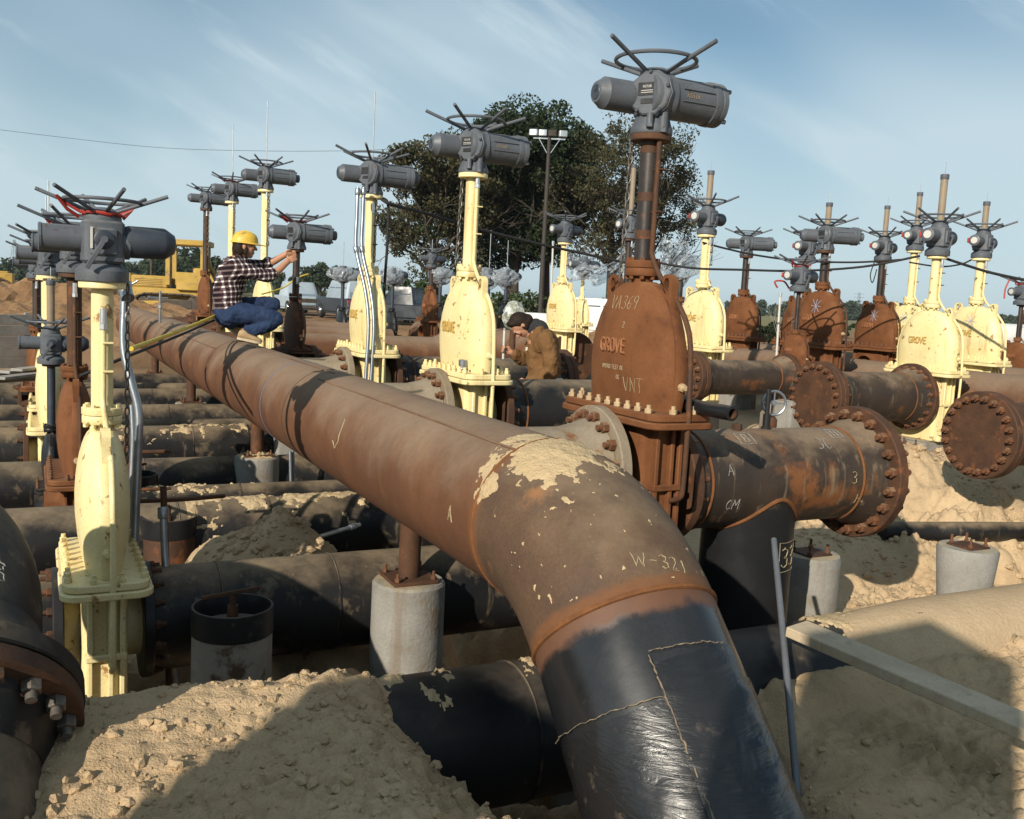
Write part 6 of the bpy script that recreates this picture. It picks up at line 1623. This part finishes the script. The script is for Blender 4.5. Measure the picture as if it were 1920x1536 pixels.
car(556, 52, R_(-60), 'pale pickup with chrome bumper facing the crouching man', 4.8, 1.9, 1.7, M_blue, M_blue, 'pickup', name='pickup_truck', cat='pickup')
car(770, 44, R_(170), 'black flatbed truck beside the orange-rust valve', 5.4, 2.0, 1.75, M_dark, M_dark, 'pickup', name='flatbed_truck', cat='truck')
car(1085, 40, R_(155), 'white car parked behind the little yellow valve', 4.9, 1.9, 1.65, M_white, M_white, 'wagon')

# ------------------------------------------------------------------ people
def ell(b, c, r, rot=None, n=16, m=12):
    M = Matrix.Translation(c) @ (rot if rot is not None else Matrix())
    b.rings([[(r[0] * math.sin(t) * math.cos(2 * PI * j / n), r[1] * math.sin(t) * math.sin(2 * PI * j / n), -r[2] * math.cos(t)) for j in range(n)] for t in [PI * (k + .06) / (m + .12) for k in range(m + 1)]], True, True, M)
def limb(b, pts, rr, n=16, flat=None):
    P_ = [Vector(p) for p in pts]
    Q = smooth_path(P_, 4); RR = []
    for i in range(len(P_) - 1):
        for k in range(4): RR.append(rr[i] + (rr[i + 1] - rr[i]) * k / 4)
    RR.append(rr[-1])
    b.tube(Q, RR, n)
    ell(b, P_[0], (rr[0],) * 3); ell(b, P_[-1], (rr[-1],) * 3)
def fused(name, b, mat, parent, vox, smooth=4, wrinkle=0.):
    o = link(name, b.mesh(name, 0), mat, parent)
    r = o.modifiers.new('fuse', 'REMESH'); r.mode = 'VOXEL'; r.voxel_size = vox; r.use_smooth_shade = True
    s_ = o.modifiers.new('relax', 'SMOOTH'); s_.factor = .5; s_.iterations = smooth
    if wrinkle:
        tx = bpy.data.textures.new(name + '_folds', 'CLOUDS'); tx.noise_scale = .07; tx.noise_depth = 3
        d = o.modifiers.new('folds', 'DISPLACE'); d.texture = tx; d.strength = wrinkle; d.mid_level = .5
    return o
def hand(b, wrist, fwd, palm_n, side, curl=.5, s=1.):
    """palm and five fingers; side=+1 thumb towards fwd x palm_n"""
    w = Vector(wrist); f = Vector(fwd).normalized(); n = Vector(palm_n); n = (n - f * n.dot(f)).normalized(); a = f.cross(n) * side
    c = w + f * .045 * s
    M = Matrix((a, f, n)).transposed().to_4x4()
    ell(b, c, (.040 * s, .050 * s, .017 * s), M, 14, 10)
    for k, (off, L) in enumerate(((-.030, .060), (-.010, .072), (.010, .078), (.029, .070))):
        p0 = w + f * .082 * s + a * off * s
        d1 = (f * math.cos(curl * .6) + n * math.sin(curl * .6)); d2 = (f * math.cos(curl * 1.6) + n * math.sin(curl * 1.6)); d3 = (f * math.cos(curl * 2.4) + n * math.sin(curl * 2.4))
        p1 = p0 + d1 * L * .45 * s; p2 = p1 + d2 * L * .32 * s; p3 = p2 + d3 * L * .24 * s
        b.tube([p0 - f * .03 * s, p0, p1, p2, p3], [.010 * s, .0098 * s, .009 * s, .0083 * s, .0065 * s], 8)
    t0 = w + f * .025 * s + a * .030 * s; t1 = t0 + (a * .8 + f * .7 + n * .3).normalized() * .036 * s; t2 = t1 + (f * .9 + a * .1 + n * .5).normalized() * .03 * s
    b.tube([t0 - a * .02 * s, t0, t1, t2], [.013 * s, .0125 * s, .0105 * s, .008 * s], 8)
def head(b, c, tilt, s=1.):
    """c = head centre, local +x is the face; tilt rotates the nod"""
    T = Matrix.Translation(c) @ Matrix.Rotation(tilt, 4, 'Y') @ Matrix.Scale(s, 4)
    def e(p, r): ell(b, T @ Vector(p), tuple(q * s for q in r), Matrix.Rotation(tilt, 4, 'Y'))
    e((-.008, 0, .02), (.098, .076, .098)); e((.03, 0, -.035), (.062, .060, .072)); e((.055, 0, -.088), (.030, .034, .026))   # skull, face, chin
    e((.088, 0, .032), (.016, .052, .012))                                                                                # brow
    b.tube([T @ Vector((.086, 0, .02)), T @ Vector((.106, 0, -.012)), T @ Vector((.104, 0, -.026))], [.010 * s, .016 * s, .015 * s], 10)
    ell(b, T @ Vector((.112, 0, -.022)), (.013 * s, .015 * s, .011 * s)); e((.082, 0, -.052), (.016, .026, .008)); e((.080, 0, -.066), (.015, .024, .009))
    for y in (-1, 1): e((-.008, y * .078, -.005), (.020, .010, .032)); e((.07, y * .04, -.008), (.022, .02, .02))
    return T
def face_parts(T, parent, s=1.):
    for y in (-1, 1):
        ey = part('eye', None, lambda b: ell(b, T @ Vector((.078, y * .032, .012)), (.013 * s,) * 3, None, 10, 8), M_dial, parent)
        part('iris', None, lambda b: ell(b, T @ Vector((.0875, y * .033, .012)), (.0055 * s,) * 3, None, 8, 6), M_hair, ey)
    part('mouth', None, lambda b: ell(b, T @ Vector((.0945, 0, -.059)), (.004, .022, .0022), None, 10, 6), M_redlip, parent)
M_redlip = weathered('lip', (.22, .075, .06), (.18, .06, .05), 30, .6, bump=0)
def shoe(b, heel, toe, up, wd=.046, h=.10):
    hv, tv = Vector(heel), Vector(toe); f = (tv - hv); L = f.length; f.normalize(); u_ = Vector(up); u_ = (u_ - f * u_.dot(f)).normalized(); a = f.cross(u_)
    rings = []
    for t, w, z in ((0, .55, .55), (.04, .85, .8), (.15, .95, 1.), (.3, .9, .98), (.45, .92, .78), (.6, 1.03, .62), (.75, 1.08, .52), (.9, .95, .42), (.97, .7, .32), (1., .4, .2)):
        c = hv + f * L * t; r = []
        for j in range(14):
            q = 2 * PI * j / 14; r.append(c + a * wd * w * math.cos(q) + u_ * (h * z * .5 * (1 + math.sin(q))))
        rings.append(r)
    b.rings(rings)
def sole(b, heel, toe, up, wd=.05):
    hv, tv = Vector(heel), Vector(toe); f = (tv - hv); L = f.length; f.normalize(); u_ = Vector(up); u_ = (u_ - f * u_.dot(f)).normalized(); a = f.cross(u_)
    out = [(t, s_ * w) for s_, ts in ((1, (0, .1, .3, .5, .7, .88, .98)), (-1, (.98, .88, .7, .5, .3, .1, 0))) for t in ts for w in ({0: .5, .1: .8, .3: .85, .5: .88, .7: 1.05, .88: .95, .98: .5}[t],)]
    b.rings([[hv + f * L * t + a * wd * w + u_ * z for t, w in out] for z in (-.014, .010)])

# ---- the crouching man on the header
fp = at_z(468, 640, HZ + HR)
fp = W(uv_of(fp)[0], HV - .02, HZ + HR + .012)
m1 = empty('person', fp + Vector((.07, 0, -.004)), R_(16), .95); tag(m1, 'person in plaid shirt, jeans and yellow hard hat crouching on the header pipe', 'person')
bd = MB()
T1 = head(bd, (-.015, 0, .945), R_(4))
limb(bd, [(-.075, 0, .78), (-.06, 0, .83), (-.035, 0, .89)], [.062, .056, .056])
limb(bd, [(-.16, 0, .30), (-.155, 0, .45), (-.12, 0, .62), (-.09, 0, .76)], [.11, .105, .12, .10])
limb(bd, [(-.085, -.15, .745), (.21, -.165, .665), (.40, -.085, .815)], [.052, .042, .030])
limb(bd, [(-.06, .15, .755), (.17, .17, .765), (.38, .06, .885)], [.052, .042, .030])
limb(bd, [(-.14, -.09, .30), (.30, -.14, .24), (.03, -.11, .10)], [.075, .055, .04])
limb(bd, [(-.14, .09, .30), (.275, .13, .375), (-.10, .10, .15)], [.075, .055, .04])
hand(bd, (.395, -.088, .812), (.75, .25, .5), (.1, .9, -.3), 1, .75, .95)
hand(bd, (.375, .063, .882), (.9, -.05, .25), (.1, -.8, -.4), -1, .75, .95)
fused('body', bd, M_skin, m1, .0065, 3)
face_parts(T1, m1)
sh = MB()
limb(sh, [(-.165, 0, .29), (-.17, 0, .38), (-.175, 0, .47), (-.155, 0, .57), (-.125, 0, .67), (-.095, 0, .755), (-.07, 0, .80)], [.135, .14, .142, .148, .150, .128, .085])
for s_ in (-1, 1): ell(sh, (-.10, s_ * .10, .70), (.105, .095, .13)); ell(sh, (-.15, s_ * .075, .45), (.11, .10, .16)); ell(sh, (-.155, s_ * .085, .33), (.12, .10, .10))
limb(sh, [(-.10, -.135, .735), (.06, -.185, .69), (.20, -.168, .655), (.25, -.15, .69)], [.085, .070, .062, .058])
limb(sh, [(-.08, .135, .745), (.06, .18, .755), (.17, .172, .765), (.215, .15, .80)], [.085, .070, .062, .058])
limb(sh, [(-.085, 0, .80), (-.055, 0, .825)], [.075, .068])
fused('plaid_shirt', sh, M_plaid, m1, .010, 3, .032)
for y, pts in ((-1, [(.235, -.155, .68), (.262, -.142, .705)]), (1, [(.20, .158, .79), (.228, .142, .815)])):
    part('rolled_cuff', None, lambda b: b.tube(pts, [.056, .054], 18), M_plaid, m1)
jn = MB()
limb(jn, [(-.17, 0, .33), (-.175, 0, .26), (-.15, 0, .22)], [.125, .135, .11])
for s_ in (-1, 1): ell(jn, (-.15, s_ * .08, .265), (.135, .11, .125))
limb(jn, [(-.13, -.09, .27), (.02, -.12, .275), (.17, -.145, .26), (.295, -.15, .235)], [.118, .105, .090, .078])
limb(jn, [(.295, -.15, .235), (.21, -.145, .17), (.12, -.13, .135), (.045, -.112, .115)], [.078, .078, .072, .060])
limb(jn, [(-.13, .09, .30), (.02, .115, .34), (.16, .13, .365), (.275, .13, .375)], [.115, .10, .088, .076])
limb(jn, [(.275, .13, .375), (.16, .125, .29), (.03, .11, .215), (-.085, .10, .165)], [.076, .074, .068, .058])
fused('jeans', jn, M_denim, m1, .010, 3, .034)
for hl, te, up in (((-.075, -.11, .03), (.165, -.125, -.012), (.1, 0, 1)), ((-.165, .10, .115), (-.005, .105, -.01), (.62, 0, .75))):
    so = part('shoe', None, lambda b: shoe(b, hl, te, up), M_tan, m1, ang=60)
    part('sole', None, lambda b: sole(b, hl, te, up), M_wood, so)
hr = MB()
def tl(p): return T1 @ Vector(p)
ell(hr, tl((-.030, 0, .03)), (.098, .086, .085)); ell(hr, tl((-.062, 0, -.035)), (.064, .080, .075)); ell(hr, tl((-.075, 0, -.09)), (.04, .06, .04))
for s_ in (-1, 1): ell(hr, tl((.012, s_ * .072, -.045)), (.020, .014, .055)); ell(hr, tl((-.05, s_ * .066, -.03)), (.045, .022, .07))
fused('hair', hr, M_hair, m1, .009, 2)
def hat(b, T):
    n = 28; prof = [(.118, .030), (.116, .045), (.112, .075), (.100, .108), (.078, .132), (.045, .147), (.012, .152)]
    b.rings([[T @ Vector((r * 1.12 * math.cos(2 * PI * j / n) - .004, r * .93 * math.sin(2 * PI * j / n), z)) for j in range(n)] for r, z in prof], False, True)
    b.rings([[T @ Vector(((r + (x_ if math.cos(2 * PI * j / n) > 0 else x_ * .12) * max(0, math.cos(2 * PI * j / n)) ** 1.2) * 1.12 * math.cos(2 * PI * j / n) - .004, r * .93 * math.sin(2 * PI * j / n), z)) for j in range(n)] for r, x_, z in ((.112, 0, .036), (.119, .0, .040), (.126, .065, .030), (.127, .067, .025), (.118, .0, .030), (.108, 0, .030))], False, False)
ht = part('hard_hat', None, lambda b: hat(b, T1), M_hat, m1, ang=50)
for y in (-.028, 0, .028):
    part('crown_rib', None, lambda b: b.tube([T1 @ Vector((.115 * math.cos(t) - .004, y, .045 + .108 * math.sin(t) - (y / .1) ** 2 * .05)) for t in [PI * k / 14 for k in range(1, 14)]], .0055, 6), M_hat, ht)

# ---- the stooping man in a brown coat
g2 = at(1012, 640, 9.2); g2 = Vector((g2.x, g2.y, gz(g2.x, g2.y)))
m2 = empty('person', g2, R_(190)); tag(m2, 'person in brown canvas coat with dark collar stooping behind the big yellow valve', 'person')
def zz(py): return EYE - (py + 9 - 565) * .00511 - g2.z
bd = MB()
T2 = head(bd, (.185, 0, zz(603)), R_(66))
limb(bd, [(.04, 0, zz(612)), (.11, 0, zz(606)), (.16, 0, zz(603))], [.07, .06, .06])
limb(bd, [(-.06, 0, zz(728)), (-.05, 0, zz(690)), (-.02, 0, zz(650)), (.02, 0, zz(618))], [.12, .12, .13, .11])
limb(bd, [(-.01, .17, zz(622)), (-.06, .22, zz(675)), (.12, .16, zz(706))], [.05, .042, .03])
limb(bd, [(-.01, -.17, zz(622)), (.08, -.20, zz(668)), (.26, -.10, zz(655))], [.05, .042, .03])
for y in (-.1, .1): limb(bd, [(-.07, y, zz(735)), (-.03, y, .45), (-.06, y, .09)], [.085, .058, .042])
hand(bd, (.255, -.10, zz(655)), (.8, .2, .25), (0, .9, .1), 1, 1.0)
hand(bd, (.12, .16, zz(706)), (.9, 0, -.3), (0, -.8, -.4), -1, .5)
fused('body', bd, M_skin, m2, .008, 3)
face_parts(T2, m2)
ct = MB()
limb(ct, [(-.075, 0, zz(745)), (-.07, 0, zz(718)), (-.06, 0, zz(690)), (-.045, 0, zz(660)), (-.02, 0, zz(632)), (.02, 0, zz(616))], [.165, .165, .160, .165, .155, .11])
for s_ in (-1, 1): ell(ct, (-.03, s_ * .12, zz(634)), (.12, .10, .12)); ell(ct, (-.06, s_ * .09, zz(690)), (.14, .12, .22)); ell(ct, (-.07, s_ * .10, zz(735)), (.15, .12, .10))
limb(ct, [(-.02, .18, zz(626)), (-.06, .24, zz(655)), (-.065, .235, zz(682)), (.03, .195, zz(697)), (.10, .165, zz(704))], [.088, .078, .074, .066, .06])
limb(ct, [(-.02, -.18, zz(626)), (.05, -.215, zz(655)), (.10, -.20, zz(668)), (.21, -.125, zz(659))], [.088, .078, .072, .058])
fused('canvas_coat', ct, M_duck, m2, .011, 3, .042)
cl = MB(); limb(cl, [(.015, 0, zz(610)), (.055, 0, zz(607)), (.085, 0, zz(606))], [.098, .09, .082]); fused('coat_collar', cl, M_collar, m2, .010, 2)
part('chest_patch', None, lambda b: b.plate(.035, .03, 0, .004, .006, .001, 2, frame((.128, .03, zz(646)), (.9, .5, .1))), M_dial, m2)
tr = MB()
for y in (-.1, .1): limb(tr, [(-.07, y, zz(740)), (-.04, y, .6), (-.03, y, .45), (-.06, y, .09)], [.11, .092, .08, .07])
ell(tr, (-.07, 0, zz(742)), (.13, .17, .12)); fused('trousers', tr, M_collar, m2, .014, 4, .015)
for y in (-.1, .1):
    so = part('boot', None, lambda b: shoe(b, (-.15, y, .02), (.14, y, .012), (0, 0, 1), .05, .12), M_tan, m2, ang=60)
    part('sole', None, lambda b: sole(b, (-.15, y, .02), (.14, y, .012), (0, 0, 1), .054), M_rubber, so)
hr = MB(); TT = lambda p: T2 @ Vector(p)
ell(hr, TT((-.028, 0, .035)), (.105, .088, .09)); ell(hr, TT((-.062, 0, -.03)), (.06, .078, .07)); ell(hr, TT((.03, 0, .085)), (.06, .07, .035))
for s_ in (-1, 1): ell(hr, TT((-.02, s_ * .072, -.02)), (.04, .016, .05))
fused('hair', hr, M_hair, m2, .01, 2)
# white rod in his hand
q0 = m2.matrix_basis @ Vector((.335, -.07, zz(668))); q1 = m2.matrix_basis @ Vector((.325, -.07, zz(612)))
wr = empty('white_rod', q0); tag(wr, 'short white rod upright in the stooping person\'s hand', 'rod')
part('rod', None, lambda b: b.cyl(.0125, 0, (q1 - q0).length, 14), M_dial, wr)
part('rod_tip', None, lambda b: b.cyl(.013, (q1 - q0).length - .01, (q1 - q0).length + .012, 14), M_alum, wr)
# can on the pipe behind him
q = at(1048, 735, 8.6); cn = empty('drink_can', q); tag(cn, 'small pale can standing on the black pipe behind the stooping person', 'can')
part('wall', None, lambda b: b.lathe([(.028, 0), (.033, .008), (.033, .11), (.027, .12)], 20), M_white, cn)
part('lid', None, lambda b: b.lathe([(.026, .1205), (.024, .117)], 20), M_alum, cn)

# ------------------------------------------------------------------ made-up truck, out of view behind the camera, to shade the near sand
tc_ = W(-1.35, -4.0, 0)
bt = empty('shade_truck', (tc_.x, tc_.y, .0), HD); tag(bt, 'white service truck parked beside the photographer, outside the picture', 'truck')
part('shade_box', None, lambda b: b.plate(.52, .62, .85, 2.92, .06, .03, 2, Matrix.Translation((.45, .74, 0))), M_white, bt)  # narrow and tall only to shape the shadow by the leg
part('shade_cabinet', None, lambda b: b.plate(.75, .5, .95, 2.9, .02, .01, 2, Matrix.Translation((2.68, .60, 0))), M_white, bt)  # added for the shadow over the right sand bank
part('flat_bed', None, lambda b: b.plate(3.0, 2.1, .85, .95, .02, .01, 1, Matrix.Translation((1.5, 0, 0))), M_wood, bt)
part('chassis', None, lambda b: b.plate(5.2, .9, .55, .84, .03, .02, 1, Matrix.Translation((.4, 0, 0))), M_track, bt)
cbn = part('cab', None, lambda b: b.plate(1.85, 2.05, .5, 2.56, .12, .06, 4, Matrix.Translation((-1.25, 0, 0))), M_white, bt)
part('windscreen', None, lambda b: b.plate(.02, 1.6, 1.5, 2.3, .005, .004, 1, Matrix.Translation((-2.18, 0, 0))), M_glass, cbn)
for s_ in (-1, 1):
    part('window', None, lambda b: b.plate(.8, .02, 1.5, 2.2, .005, .004, 1, Matrix.Translation((-1.45, s_ * 1.03, 0))), M_glass, cbn)
    for x in (-.9, 2.2):
        part('wheel', None, lambda b: b.lathe([(.2, -.12), (.40, -.13), (.45, -.06), (.45, .06), (.40, .13), (.2, .12)], 24, frame((x, s_ * .92, .45), (0, 1, 0))), M_rubber, bt)

# ------------------------------------------------------------------ air
def air():
    m = bpy.data.materials.new('haze_air'); m.use_nodes = True; nt = m.node_tree; nt.nodes.remove(nt.nodes['Principled BSDF'])
    v = nt.nodes.new('ShaderNodeVolumePrincipled'); v.inputs['Color'].default_value = (.78, .89, 1.0, 1); v.inputs['Density'].default_value = .0002
    v.inputs['Anisotropy'].default_value = .2
    nt.links.new(v.outputs[0], nt.nodes['Material Output'].inputs['Volume']); return m
hb = MB(); hb.box((0, 2370, 9), (5700, 5060, 23), .0)
tag(link('haze', hb.mesh('haze', 0), air()), 'thin bluish haze in the air over the yard', 'haze', None, 'stuff')
